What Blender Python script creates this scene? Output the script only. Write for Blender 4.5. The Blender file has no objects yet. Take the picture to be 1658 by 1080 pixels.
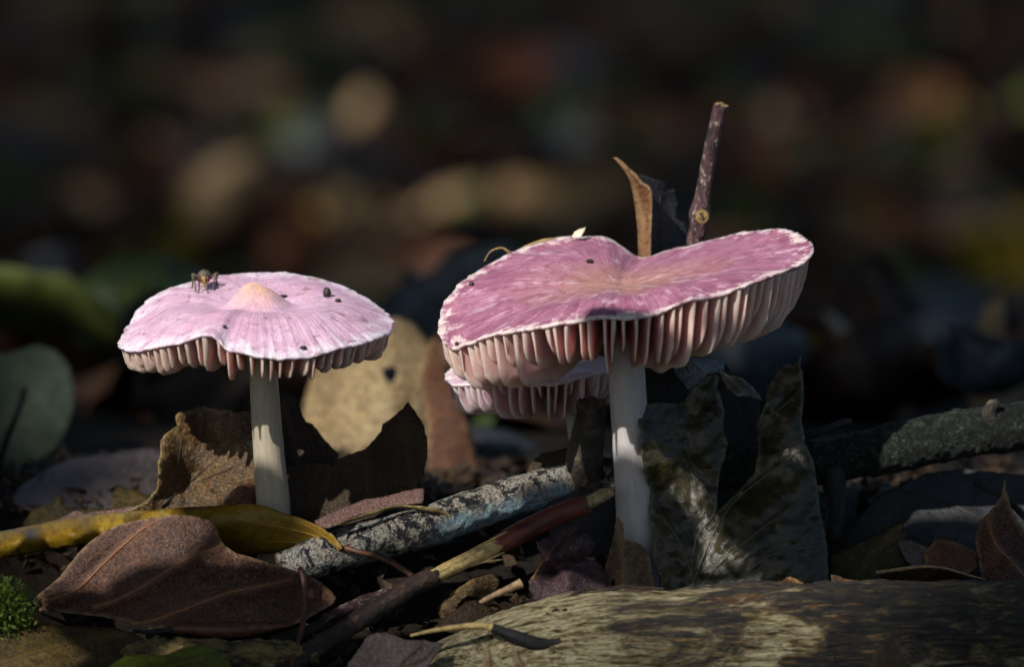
import bpy, bmesh, math, random
import numpy as np
from mathutils import Vector, Matrix
from mathutils.geometry import delaunay_2d_cdt

# ------------------------------------------------------------------ camera, sky, sun, exposure
sc = bpy.context.scene
PITCH = math.radians(6.0)
DIST = 0.90                     # metres from the lens to the plane of the mushrooms
PX = 1e-4                       # one pixel of the photograph is 0.1 mm in that plane
ZF = 0.0342
VIEW = Vector((0, math.cos(PITCH), -math.sin(PITCH)))
UP = Vector((0, math.sin(PITCH), math.cos(PITCH)))
CAM = Vector((0, 0, ZF)) - VIEW * DIST
cam = bpy.data.cameras.new('camera'); camo = bpy.data.objects.new('camera', cam)
sc.collection.objects.link(camo); sc.camera = camo
camo.location = CAM
camo.rotation_euler = (math.radians(90) - PITCH, 0, 0)
cam.sensor_width = 36.0
cam.lens = 36.0 * DIST / (1658 * PX)
cam.clip_start = 0.01; cam.clip_end = 400
cam.dof.use_dof = True
cam.dof.focus_distance = DIST - 0.004
cam.dof.aperture_fstop = cam.lens / 12.5
SUN_EL, SUN_AZ = math.radians(39), math.radians(52)
SUN = Vector((-math.cos(SUN_EL) * math.cos(SUN_AZ), -math.cos(SUN_EL) * math.sin(SUN_AZ), math.sin(SUN_EL)))
w = bpy.data.worlds.new('World'); sc.world = w; w.use_nodes = True
sky = w.node_tree.nodes.new('ShaderNodeTexSky'); sky.sky_type = 'NISHITA'; sky.sun_disc = False
sky.sun_elevation = SUN_EL; sky.sun_rotation = math.atan2(SUN.x, SUN.y)
w.node_tree.links.new(sky.outputs[0], w.node_tree.nodes['Background'].inputs[0])
w.node_tree.nodes['Background'].inputs[1].default_value = 0.085
sl = bpy.data.lights.new('sun', 'SUN'); sl.energy = 5.0; sl.angle = math.radians(0.53); sl.color = (1, 0.95, 0.88)
so = bpy.data.objects.new('sun', sl); sc.collection.objects.link(so)
so.rotation_euler = SUN.to_track_quat('Z', 'Y').to_euler()
sc.view_settings.view_transform = 'Standard'; sc.view_settings.look = 'None'
sc.view_settings.exposure = 0.15; sc.view_settings.gamma = 1
sc.render.engine = 'CYCLES'
sc.cycles.use_denoising = True
sc.cycles.max_bounces = 8
sc.cycles.transparent_max_bounces = 8
sc.cycles.sample_clamp_indirect = 6

rng = np.random.default_rng(11); random.seed(11)
COL = sc.collection

# ------------------------------------------------------------------ helpers
def at(px, py, Y):
    """point on the ray of a photo pixel whose world Y is Y centimetres (0 = plane of the mushrooms)"""
    d = VIEW * DIST + Vector((1, 0, 0)) * ((px - 829) * PX) + UP * ((540 - py) * PX)
    k = (Y * 0.01 - CAM.y) / d.y
    return CAM + d * k
def atn(px, py, Y):
    px = np.asarray(px, float); py = np.asarray(py, float); Y = np.asarray(Y, float)
    dx = (px - 829) * PX; u = (540 - py) * PX
    dy = VIEW.y * DIST + UP.y * u; dz = VIEW.z * DIST + UP.z * u
    k = (Y * 0.01 - CAM.y) / dy
    return np.stack([CAM.x + dx * k, CAM.y + dy * k, CAM.z + dz * k], -1)
def proj(P):
    P = np.asarray(P, float); r = P - np.array(CAM)
    d = r @ np.array(VIEW); s = DIST / d
    return 829 + r[..., 0] * s / PX, 540 - (r @ np.array(UP)) * s / PX
def K(ox, oy, s, pts):
    """points measured on an enlarged crop (corner ox,oy, enlargement s) -> photo pixels"""
    return [(ox + p[0] / s, oy + p[1] / s) + tuple(p[2:]) for p in pts]
C1 = lambda p: K(170, 400, 2.454, p)
C2 = lambda p: K(690, 340, 2.551, p)
C3 = lambda p: K(0, 780, 2.961, p)
C4 = lambda p: K(460, 600, 2.25, p)
C5 = lambda p: K(980, 560, 2.0767, p)
C6 = lambda p: K(960, 140, 3.6, p)
C8 = lambda p: K(0, 560, 2.3028, p)

_perm = np.random.default_rng(5).permutation(4096).astype(np.int64)
def _h(ix, iy, iz):
    return _perm[(_perm[(_perm[ix & 4095] + iy) & 4095] + iz) & 4095] / 2047.5 - 1.0
def vnoise(P, s=1.0, oct=1, seed=0):
    P = np.asarray(P, float) * s + seed * 17.31; out = np.zeros(P.shape[:-1]); a = 1.0; t = 0
    for o in range(oct):
        i = np.floor(P).astype(np.int64); f = P - i; f = f * f * (3 - 2 * f)
        v = 0
        for dx in (0, 1):
            for dy in (0, 1):
                for dz in (0, 1):
                    wgt = (f[..., 0] if dx else 1 - f[..., 0]) * (f[..., 1] if dy else 1 - f[..., 1]) * (f[..., 2] if dz else 1 - f[..., 2])
                    v = v + wgt * _h(i[..., 0] + dx, i[..., 1] + dy, i[..., 2] + dz)
        out += a * v; t += a; a *= 0.5; P = P * 2.03 + 5.2
    return out / t
def sstep(a, b, x):
    t = np.clip((np.asarray(x, float) - a) / (b - a), 0, 1); return t * t * (3 - 2 * t)

def mesh_obj(name, verts, faces, mat, parent=None, smooth=True, attrs=None):
    me = bpy.data.meshes.new(name)
    me.from_pydata([tuple(map(float, v)) for v in verts], [], [tuple(map(int, f)) for f in faces])
    if smooth: me.polygons.foreach_set('use_smooth', np.ones(len(me.polygons), bool))
    for k, arr in (attrs or {}).items():
        arr = np.asarray(arr, float)
        if arr.ndim == 1:
            a = me.attributes.new(k, 'FLOAT', 'POINT'); a.data.foreach_set('value', arr.ravel())
        else:
            a = me.attributes.new(k, 'FLOAT_VECTOR', 'POINT'); a.data.foreach_set('vector', arr.ravel())
    me.validate(); me.update()
    o = bpy.data.objects.new(name, me); COL.objects.link(o)
    if mat: me.materials.append(mat)
    if parent:
        o.parent = parent; o.matrix_parent_inverse = Matrix.Identity(4)
        o.location = (0, 0, 0) if parent.parent else -parent.location
    return o
def thing(name, label, cat, loc, group=None):
    o = bpy.data.objects.new(name, None); COL.objects.link(o)
    o.location = Vector(loc); o.empty_display_size = 0.005
    o['label'] = label; o['category'] = cat
    if group: o['group'] = group
    return o
def tag(o, label, cat, group=None, kind=None):
    if label: o['label'] = label
    if cat: o['category'] = cat
    if group: o['group'] = group
    if kind: o['kind'] = kind
    return o

def spline(pts, n):
    """Catmull-Rom through rows of pts, n samples, even in chord length"""
    P = np.asarray(pts, float)
    if len(P) == 2: return P[0] + (P[1] - P[0]) * np.linspace(0, 1, n)[:, None]
    Q = np.vstack([2 * P[0] - P[1], P, 2 * P[-1] - P[-2]])
    seg = np.r_[0, np.cumsum(np.linalg.norm(np.diff(P[:, :3], axis=0), axis=1))]
    s = np.linspace(0, seg[-1], n); i = np.clip(np.searchsorted(seg, s, side='right') - 1, 0, len(P) - 2)
    t = ((s - seg[i]) / (seg[i + 1] - seg[i] + 1e-12))[:, None]
    a, b, c, d = Q[i], Q[i + 1], Q[i + 2], Q[i + 3]
    return 0.5 * (2 * b + (c - a) * t + (2 * a - 5 * b + 4 * c - d) * t * t + (3 * b - a - 3 * c + d) * t ** 3)

def tube(name, path, mat, parent=None, nseg=18, step=4.0, rough=0.06, freq=6, ridges=0, ragged=(0, 0), endmat=None, seed=0, flat=1.0, ysc=0.8, ns=None):
    """path rows (px, py, Ycm, radius_px): a tapering limb with uneven skin; ends closed with a sunken broken face"""
    P = np.array(path, float); P[:, 2] = np.where(np.abs(P[:, 2]) < 4.5, P[:, 2] * ysc, P[:, 2] - np.sign(P[:, 2]) * 4.5 * (1 - ysc))
    W = np.c_[atn(P[:, 0], P[:, 1], P[:, 2]), P[:, 3] * PX]
    L = np.linalg.norm(np.diff(W[:, :3], axis=0), axis=1).sum()
    n = ns or max(4, int(L / PX / step))
    S = spline(W, n); c = S[:, :3]; r = np.maximum(S[:, 3], 0.4 * PX)
    T = np.gradient(c, axis=0); T /= np.linalg.norm(T, axis=1)[:, None] + 1e-12
    ref = np.array([0.13, -0.95, 0.28])
    N = ref - (T @ ref)[:, None] * T; N /= np.linalg.norm(N, axis=1)[:, None]
    B = np.cross(T, N)
    ang = np.linspace(0, 2 * np.pi, nseg, endpoint=False)
    s = np.r_[0, np.cumsum(np.linalg.norm(np.diff(c, axis=0), axis=1))]
    ca, sa = np.cos(ang), np.sin(ang)
    crd = np.stack([np.repeat(s[:, None], nseg, 1) * 100, r[:, None] * ca * 100, r[:, None] * sa * 100], -1)
    nz = vnoise(crd * np.array([1, 1, 1]), freq, 3, seed) * rough * 1.6 + vnoise(crd, freq * 0.3, 2, seed + 3) * rough * 1.5
    nz += rough * 0.5 * vnoise(crd, freq * 4, 2, seed + 8)
    if ridges: nz += rough * 0.9 * vnoise(np.stack([crd[..., 0] * 0.8, crd[..., 1] * ridges, crd[..., 2] * ridges], -1), 1.0, 2, seed + 5)
    rr = r[:, None] * (1 + nz)
    V = c[:, None] + N[:, None] * (rr * ca)[..., None] + B[:, None] * (rr * sa * flat)[..., None]
    for e, (idx, sg) in enumerate(((0, -1), (n - 1, 1))):
        if ragged[e]:
            j = np.random.default_rng(seed + e).uniform(-1, 1, nseg) * ragged[e] * r[idx]
            V[idx] += T[idx] * (sg * j)[:, None]
    verts = V.reshape(-1, 3).tolist(); A = crd.reshape(-1, 3).tolist(); F = []
    for i in range(n - 1):
        for k in range(nseg):
            k2 = (k + 1) % nseg
            F.append((i * nseg + k, i * nseg + k2, (i + 1) * nseg + k2, (i + 1) * nseg + k))
    mi = [0] * len(F)
    for idx, sg in ((0, -1), (n - 1, 1)):
        prev = [idx * nseg + k for k in range(nseg)]
        for q, sh in ((0.8, 0.05), (0.45, -0.02)):
            ring = []
            for k in range(nseg):
                p = c[idx] + (V[idx, k] - c[idx]) * q + T[idx] * sg * r[idx] * (sh + 0.12 * rng.uniform(-1, 1))
                ring.append(len(verts)); verts.append(p.tolist()); A.append([s[idx] * 100 + q, crd[idx, k, 1] * q, crd[idx, k, 2] * q])
            for k in range(nseg):
                k2 = (k + 1) % nseg
                f = (prev[k], prev[k2], ring[k2], ring[k]); F.append(f if sg > 0 else f[::-1]); mi.append(1)
            prev = ring
        verts.append((c[idx]).tolist()); A.append([s[idx] * 100, 0, 0]); m = len(verts) - 1
        for k in range(nseg):
            f = (prev[k], prev[(k + 1) % nseg], m); F.append(f if sg > 0 else f[::-1]); mi.append(1)
    o = mesh_obj(name, verts, F, mat, parent, attrs={'crd': np.array(A)})
    if endmat:
        o.data.materials.append(endmat); o.data.polygons.foreach_set('material_index', np.array(mi, np.int32)); o.data.update()
    return o

def inpoly(P, poly):
    x, y = P[:, 0], P[:, 1]; c = np.zeros(len(P), bool); n = len(poly)
    for i in range(n):
        x1, y1 = poly[i][:2]; x2, y2 = poly[i - 1][:2]
        hit = ((y1 > y) != (y2 > y)) & (x < (x2 - x1) * (y - y1) / (y2 - y1 + 1e-12) + x1)
        c ^= hit
    return c
def polydist(P, line):
    L = np.asarray(line, float)[:, :2]; d = np.full(len(P), 1e9)
    for a, b in zip(L[:-1], L[1:]):
        ab = b - a; t = np.clip(((P - a) @ ab) / (ab @ ab + 1e-9), 0, 1)
        d = np.minimum(d, np.linalg.norm(P - (a + t[:, None] * ab), axis=1))
    return d
def tps(ctrl):
    C = np.asarray(ctrl, float); X = C[:, :2] / 100; n = len(C)
    def phi(r2): return 0.5 * r2 * np.log(r2 + 1e-9)
    r2 = ((X[:, None] - X[None]) ** 2).sum(-1)
    Kt = phi(r2) + np.eye(n) * 0.004; Pm = np.c_[np.ones(n), X]
    Amat = np.block([[Kt, Pm], [Pm.T, np.zeros((3, 3))]])
    sol = np.linalg.solve(Amat, np.r_[C[:, 2], 0, 0, 0])
    def f(Q):
        Q = np.asarray(Q, float)[:, :2] / 100
        r2 = ((Q[:, None] - X[None]) ** 2).sum(-1)
        return phi(r2) @ sol[:n] + sol[n] + Q @ sol[n + 1:]
    return f

def leaf(name, label, outline, ctrl, mat, veins=(), veinmat=None, holes=(), group=None, cat='leaf', step=5.0, crumple=0.05, cf=1.2, thick=1.6,
         ragged=1.2, vw=5.0, vr=2.2, ridge=0.016, parent=None, curl=0.0, quilt=0.0):
    """a fallen leaf: outline in photo pixels, depth (cm) from scattered control points, own curvature, veins and thickness"""
    sd = abs(hash(label or name)) % 97 if False else sum(map(ord, (label or name))) % 97
    O = np.asarray([p[:2] for p in outline], float)
    if step >= 8: O = spline(np.vstack([O[-1:], O, O[:2]]), len(O) * 8)[8:-8]
    pts = []
    for i in range(len(O)):
        a, b = O[i], O[(i + 1) % len(O)]; n = max(1, int(np.linalg.norm(b - a) / step))
        for k in range(n): pts.append(a + (b - a) * k / n)
    Bd = np.array(pts); m = len(Bd)
    nv = np.c_[Bd, np.zeros(m)]
    Bd = Bd + ragged * np.c_[vnoise(nv, 0.16, 2, sd), vnoise(nv, 0.16, 2, sd + 9)] * 1.6
    edges = [(i, (i + 1) % m) for i in range(m)]
    allp = [Bd]; off = m; hl = []
    for (hx, hy, rx, ry) in holes:
        t = np.linspace(0, 2 * np.pi, 14, endpoint=False)
        jj = 1 + 0.18 * np.sin(3 * t + hx)
        H = np.c_[hx + rx * np.cos(t) * jj, hy + ry * np.sin(t) * jj]; hl.append(H); allp.append(H)
        edges += [(off + i, off + (i + 1) % 14) for i in range(14)]; off += 14
    lo, hi = Bd.min(0), Bd.max(0)
    gx, gy = np.meshgrid(np.arange(lo[0], hi[0], step), np.arange(lo[1], hi[1], step * 0.87))
    gx = gx + (np.arange(gx.shape[0])[:, None] % 2) * step * 0.5
    G = np.c_[gx.ravel(), gy.ravel()] + rng.uniform(-0.18, 0.18, (gx.size, 2)) * step
    ok = inpoly(G, Bd) & (polydist(G, np.vstack([Bd, Bd[:1]])) > step * 0.55)
    for H in hl: ok &= ~inpoly(G, H) & (polydist(G, np.vstack([H, H[:1]])) > step * 0.4)
    allp.append(G[ok]); A = np.vstack(allp)
    r = delaunay_2d_cdt([Vector(p) for p in A], edges, [], 0, 1e-4, False)
    V2 = np.array([(v.x, v.y) for v in r[0]]); F = np.array([f for f in r[2] if len(f) == 3])
    cen = V2[F].mean(1); keep = inpoly(cen, Bd)
    for H in hl: keep &= ~inpoly(cen, H)
    F = F[keep]
    ctrl = [(c[0], c[1], c[2] * 0.8 if abs(c[2]) < 4.5 else c[2] - math.copysign(0.9, c[2])) for c in ctrl]
    fY = tps(ctrl)
    def depth(Q):
        Q = np.asarray(Q, float); q = np.c_[Q / 100, np.zeros(len(Q))]
        y = fY(Q) + crumple * vnoise(q, cf, 3, sd) * 1.6 + crumple * 0.25 * vnoise(q, cf * 5, 2, sd + 4)
        vv = np.zeros(len(Q)); dm = np.full(len(Q), 1e9)
        for vl in veins:
            d = polydist(Q, vl); dm = np.minimum(dm, d); vv = np.maximum(vv, np.exp(-(d / vw) ** 2))
        if len(veins):
            y = y - ridge * vv + quilt * np.exp(-(dm / 16.0) ** 2)
        return y, vv
    Yv, vv = depth(V2)
    V3 = atn(V2[:, 0], V2[:, 1], Yv)
    # faces towards the camera
    nrm = np.cross(V3[F[:, 1]] - V3[F[:, 0]], V3[F[:, 2]] - V3[F[:, 0]])
    if (nrm[:, 1]).mean() > 0: F = F[:, ::-1]
    edge = polydist(V2, np.vstack([Bd, Bd[:1]]))
    i0 = np.argmin(V3[:, 2])
    root = parent
    at_ = {'luv': np.c_[V2 / 100, np.full(len(V2), sd * 1.0)], 'vein': vv, 'edge': np.exp(-(edge / 4.0) ** 2)}
    if parent is None and not len(veins):
        o = mesh_obj(name, V3, F, mat, None, attrs=at_); tag(o, label, cat, group)
    else:
        if parent is None: root = thing(name, label, cat, V3[i0], group)
        o = mesh_obj('blade' if parent is None else name, V3, F, mat, root, attrs=at_)
    md = o.modifiers.new('thickness', 'SOLIDIFY'); md.thickness = thick * PX; md.offset = 0
    for q, vl in enumerate(veins):
        L = np.asarray(vl, float)[:, :2]; n = max(5, int(np.linalg.norm(np.diff(L, axis=0), axis=1).sum() / 9))
        Lp = spline(L, n); y, _ = depth(Lp)
        rad = (vr if q == 0 else vr * 0.7) * np.linspace(1.15, 0.45, n)
        tube('midrib' if q == 0 else 'vein', np.c_[Lp, y - 0.012, rad], veinmat or mat, o if parent is None else root, nseg=6, ns=n, rough=0.12, ysc=1.0)
    return root or o

# ------------------------------------------------------------------ materials (all node-based)
class NB:
    def __init__(s, name):
        s.m = bpy.data.materials.new(name); s.m.use_nodes = True; s.t = s.m.node_tree
        s.b = s.t.nodes['Principled BSDF']; s.o = s.t.nodes['Material Output']
    def n(s, ty): return s.t.nodes.new('ShaderNode' + ty)
    def put(s, sock, v):
        if hasattr(v, 'is_output'): s.t.links.new(v, sock)
        elif isinstance(v, (tuple, list)): sock.default_value = tuple(v) + ((1,) if len(v) == 3 and len(sock.default_value) == 4 else ())
        else: sock.default_value = v
    def attr(s, name, fac=False):
        a = s.n('Attribute'); a.attribute_name = name; return a.outputs['Fac' if fac else 'Vector']
    def scale(s, v, k):
        a = s.n('VectorMath'); a.operation = 'MULTIPLY'; s.put(a.inputs[0], v); a.inputs[1].default_value = k if isinstance(k, tuple) else (k, k, k); return a.outputs[0]
    def noise(s, v, sc_, det=4, rough=0.55, dist=0.0):
        a = s.n('TexNoise'); s.put(a.inputs['Vector'], v); a.inputs['Scale'].default_value = sc_; a.inputs['Detail'].default_value = det
        a.inputs['Roughness'].default_value = rough; a.inputs['Distortion'].default_value = dist; return a.outputs['Fac']
    def voro(s, v, sc_, feat='DISTANCE_TO_EDGE', rnd=1.0):
        a = s.n('TexVoronoi'); a.feature = feat; s.put(a.inputs['Vector'], v); a.inputs['Scale'].default_value = sc_; a.inputs['Randomness'].default_value = rnd
        return a.outputs['Distance']
    def warp(s, v, sc_, amt):
        a = s.n('TexNoise'); s.put(a.inputs['Vector'], v); a.inputs['Scale'].default_value = sc_; a.inputs['Detail'].default_value = 3
        q = s.n('VectorMath'); q.operation = 'MULTIPLY_ADD'; s.t.links.new(a.outputs['Color'], q.inputs[0]); q.inputs[1].default_value = (amt,) * 3; s.put(q.inputs[2], v); return q.outputs[0]
    def ramp(s, f, *st):
        a = s.n('ValToRGB'); s.put(a.inputs[0], f); e = a.color_ramp.elements
        while len(e) < len(st): e.new(0.5)
        for q, (p, c) in zip(e, st):
            q.position = p; q.color = (c, c, c, 1) if not isinstance(c, tuple) else tuple(c) + (1,)
        return a.outputs[0]
    def mix(s, f, a, b, mode='MIX'):
        q = s.n('Mix'); q.data_type = 'RGBA'; q.blend_type = mode; s.put(q.inputs[0], f); s.put(q.inputs[6], a); s.put(q.inputs[7], b); return q.outputs[2]
    def math(s, op, a, b=0.0, c=0.0):
        q = s.n('Math'); q.operation = op; s.put(q.inputs[0], a); s.put(q.inputs[1], b); s.put(q.inputs[2], c); return q.outputs[0]
    def bump(s, h, st, dist=1e-4, nrm=None):
        q = s.n('Bump'); s.put(q.inputs['Height'], h); q.inputs['Strength'].default_value = st; q.inputs['Distance'].default_value = dist
        if nrm is not None: s.put(q.inputs['Normal'], nrm)
        return q.outputs[0]
    def set(s, **k):
        for a, v in k.items(): s.put(s.b.inputs[a.replace('_', ' ')], v)
    def translucent(s, col, fac, nrm=None):
        t = s.n('BsdfTranslucent'); s.put(t.inputs[0], col)
        if nrm is not None: s.put(t.inputs['Normal'], nrm)
        x = s.n('MixShader'); s.put(x.inputs[0], fac); s.t.links.new(s.b.outputs[0], x.inputs[1]); s.t.links.new(t.outputs[0], x.inputs[2])
        s.t.links.new(x.outputs[0], s.o.inputs[0])

def leaf_mat(name, dark, mid, light, veincol, rough=0.5, spec=0.5, trans=0.18, speck=0.0, cells=11.0, blotch=1.3, bumps=0.5, fleck=0.6, net_w=0.42, n2w=0.85, spots=0.0, edgecol=None, coat=0.0, grain=0.5, fold=0.0):
    b = NB(name); uv = b.attr('luv')
    n1 = b.noise(uv, blotch, 5, 0.6, 0.6); n2 = b.noise(uv, 9.0, 5, 0.65); n3 = b.noise(uv, 42.0, 3, 0.75)
    c = b.ramp(n1, (0.32, dark), (0.5, mid), (0.7, light))
    c = b.mix(b.ramp(n2, (0.40, n2w), (0.56, 0.0)), c, dark)
    c = b.mix(b.ramp(b.noise(uv, 22.0, 4, 0.7), (0.52, 0.0), (0.66, fleck)), c, tuple(min(1, x * 1.7) for x in light))
    c = b.mix(b.math('MULTIPLY', b.ramp(n3, (0.4, 1.0), (0.62, 0.0)), grain), c, tuple(x * 0.35 for x in dark))
    uw = b.warp(uv, 14, 0.10); ed = b.voro(uw, cells); ed2 = b.voro(b.warp(uv, 40, 0.05), cells * 2.6)
    net = b.ramp(ed, (0.0, 1.0), (0.09, 0.0)); net2 = b.ramp(ed2, (0.0, 1.0), (0.12, 0.0))
    c = b.mix(b.math('MULTIPLY', net, b.math('MULTIPLY', n2, net_w)), c, veincol)
    c = b.mix(b.math('MULTIPLY', net2, 0.14), c, veincol)
    v = b.attr('vein', True)
    c = b.mix(b.math('MULTIPLY', v, 0.55), c, veincol)
    if edgecol: c = b.mix(b.math('MULTIPLY', b.attr('edge', True), b.ramp(n2, (0.4, 0.1), (0.6, 0.75))), c, edgecol)
    if spots:
        sp = b.math('MULTIPLY', b.ramp(b.voro(uv, 7.0, 'F1'), (0.10, 1.0), (0.2, 0.0)), b.ramp(b.noise(uv, 1.1, 2), (0.5, 0.0), (0.6, spots)))
        c = b.mix(sp, c, (0.008, 0.006, 0.005))
    if speck:
        sp = b.math('MULTIPLY', b.ramp(b.voro(uv, 26.0, 'F1'), (0.10, 1.0), (0.22, 0.0)), b.ramp(b.noise(uv, 1.9, 3), (0.46, 0.0), (0.58, speck)))
        sp2 = b.math('MULTIPLY', b.ramp(b.noise(uv, 28.0, 3, 0.8), (0.62, 0.0), (0.7, 1.0)), b.ramp(b.noise(b.scale(uv, (1, 1, 2)), 2.1, 3), (0.54, 0.0), (0.62, speck)))
        c = b.mix(b.math('MAXIMUM', sp, sp2), c, (0.55, 0.5, 0.42))
    h = b.math('ADD', b.math('MULTIPLY', ed, 1.2), b.math('ADD', b.math('MULTIPLY', n2, 0.8), b.math('MULTIPLY', n3, 0.35)))
    h = b.math('ADD', h, b.math('MULTIPLY', ed2, 0.9))
    nr = b.bump(h, min(1, bumps * 1.6), 3.0e-4)
    rg = b.math('ADD', b.math('MULTIPLY', n2, 0.25), rough - 0.12)
    b.set(Base_Color=c, Roughness=rg, Normal=nr, Specular_IOR_Level=spec, Coat_Weight=coat, Coat_Roughness=0.28)
    if trans: b.translucent(b.mix(1.0, c, (1.0, 0.85, 0.55), 'MULTIPLY'), trans, nr)
    return b.m

def plain_mat(name, col, col2, sc_=6.0, rough=0.6, bumps=0.4, trans=0, coord='crd', spec=0.5):
    b = NB(name); uv = b.attr(coord)
    n = b.noise(uv, sc_, 5, 0.65); n2 = b.noise(uv, sc_ * 6, 3, 0.7)
    c = b.mix(b.ramp(n, (0.35, 0.0), (0.65, 1.0)), col, col2)
    nr = b.bump(b.math('ADD', n, b.math('MULTIPLY', n2, 0.4)), bumps, 2e-4)
    b.set(Base_Color=c, Roughness=rough, Normal=nr, Specular_IOR_Level=spec)
    if trans: b.translucent(c, trans, nr)
    return b.m

def bark_mat(name, base, dark, flake, flk=0.5, scale_=5.0, stretch=0.5, rough=0.7, bumps=1.0, lent=False, spec=0.4):
    b = NB(name); uv = b.scale(b.attr('crd'), (stretch, 1, 1))
    n1 = b.noise(uv, scale_, 6, 0.7, 0.4); n2 = b.noise(uv, scale_ * 4.5, 5, 0.7); n3 = b.noise(uv, scale_ * 1.7, 5, 0.75, 0.8)
    c = b.mix(b.ramp(n1, (0.38, 0.0), (0.6, 1.0)), dark, base)
    c = b.mix(b.math('MULTIPLY', b.ramp(n3, (0.54, 0.0), (0.62, 1.0)), b.math('MULTIPLY', b.ramp(n2, (0.42, 0.0), (0.55, 1.0)), flk)), c, flake)
    h = b.math('ADD', n1, b.math('ADD', b.math('MULTIPLY', n2, 0.6), b.math('MULTIPLY', n3, 0.5)))
    b.set(Base_Color=c, Roughness=rough, Normal=b.bump(h, bumps, 5e-4), Specular_IOR_Level=spec)
    return b.m

def lichen_mat():
    """pale crust lichen and black blotches, blue-white patches low on the middle, going to dark mossy green along the branch"""
    b = NB('lichen_bark'); uv = b.attr('crd'); sx = b.n('SeparateXYZ'); b.put(sx.inputs[0], uv)
    n1 = b.noise(uv, 1.6, 6, 0.72, 0.5); n2 = b.noise(uv, 8.0, 6, 0.75); n3 = b.noise(uv, 26, 4, 0.75); n4 = b.noise(b.scale(uv, (1, 1.3, 0.8)), 4.2, 6, 0.72, 0.7)
    c = b.ramp(n1, (0.3, (0.09, 0.12, 0.13)), (0.45, (0.42, 0.38, 0.33)), (0.56, (0.40, 0.30, 0.24)), (0.68, (0.42, 0.46, 0.33)))
    c = b.mix(b.ramp(n2, (0.40, 0.0), (0.62, 0.7)), c, (0.30, 0.34, 0.27))
    c = b.mix(b.ramp(n3, (0.40, 0.92), (0.54, 0.0)), c, (0.02, 0.022, 0.028))
    c = b.mix(b.ramp(b.noise(uv, 17, 4, 0.7), (0.56, 0.0), (0.64, 0.8)), c, (0.62, 0.55, 0.48))
    c = b.mix(b.ramp(n4, (0.50, 0.0), (0.55, 1.0)), c, b.ramp(n3, (0.5, (0.006, 0.007, 0.01)), (0.66, (0.05, 0.05, 0.05))))
    blue = b.ramp(b.math('ADD', n2, b.math('MULTIPLY', n3, 0.4)), (0.5, (0.03, 0.06, 0.09)), (0.74, (0.30, 0.44, 0.50)))
    fb = b.math('MULTIPLY', b.math('MULTIPLY', b.ramp(b.math('MULTIPLY', sx.outputs[0], 0.1), (0.245, 0.0), (0.30, 1.0), (0.50, 1.0), (0.56, 0.0)),  # blue-white patches on one side of the middle stretch
                b.ramp(b.math('ADD', b.math('MULTIPLY', sx.outputs[2], BLUESIGN), 0.5), (0.48, 0.0), (0.66, 1.0))), b.ramp(b.math('ADD', b.math('MULTIPLY', n4, 0.5), b.math('MULTIPLY', n2, 0.5)), (0.42, 0.0), (0.50, 0.95)))
    c = b.mix(fb, c, blue)
    green = b.ramp(b.math('ADD', n2, b.math('MULTIPLY', n1, 0.5)), (0.66, (0.005, 0.007, 0.006)), (0.78, (0.022, 0.034, 0.022)), (0.92, (0.09, 0.12, 0.085)))
    fg = b.ramp(b.math('ADD', b.math('MULTIPLY', sx.outputs[0], 0.1), b.math('MULTIPLY', n1, 0.1)), (0.60, 0.0), (0.70, 1.0))
    green = b.mix(b.ramp(n3, (0.45, 0.9), (0.56, 0.0)), green, (0.004, 0.005, 0.005)); green = b.mix(b.ramp(b.noise(uv, 20, 4, 0.7), (0.6, 0.0), (0.68, 0.7)), green, (0.13, 0.17, 0.10))
    c = b.mix(fg, c, green)
    h = b.math('ADD', n2, b.math('ADD', b.math('MULTIPLY', n3, 0.5), b.math('MULTIPLY', n4, 0.8)))
    b.set(Base_Color=c, Roughness=0.75, Normal=b.bump(h, 1.0, 1.1e-3), Specular_IOR_Level=0.3)
    return b.m
BLUESIGN = 1.0

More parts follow.
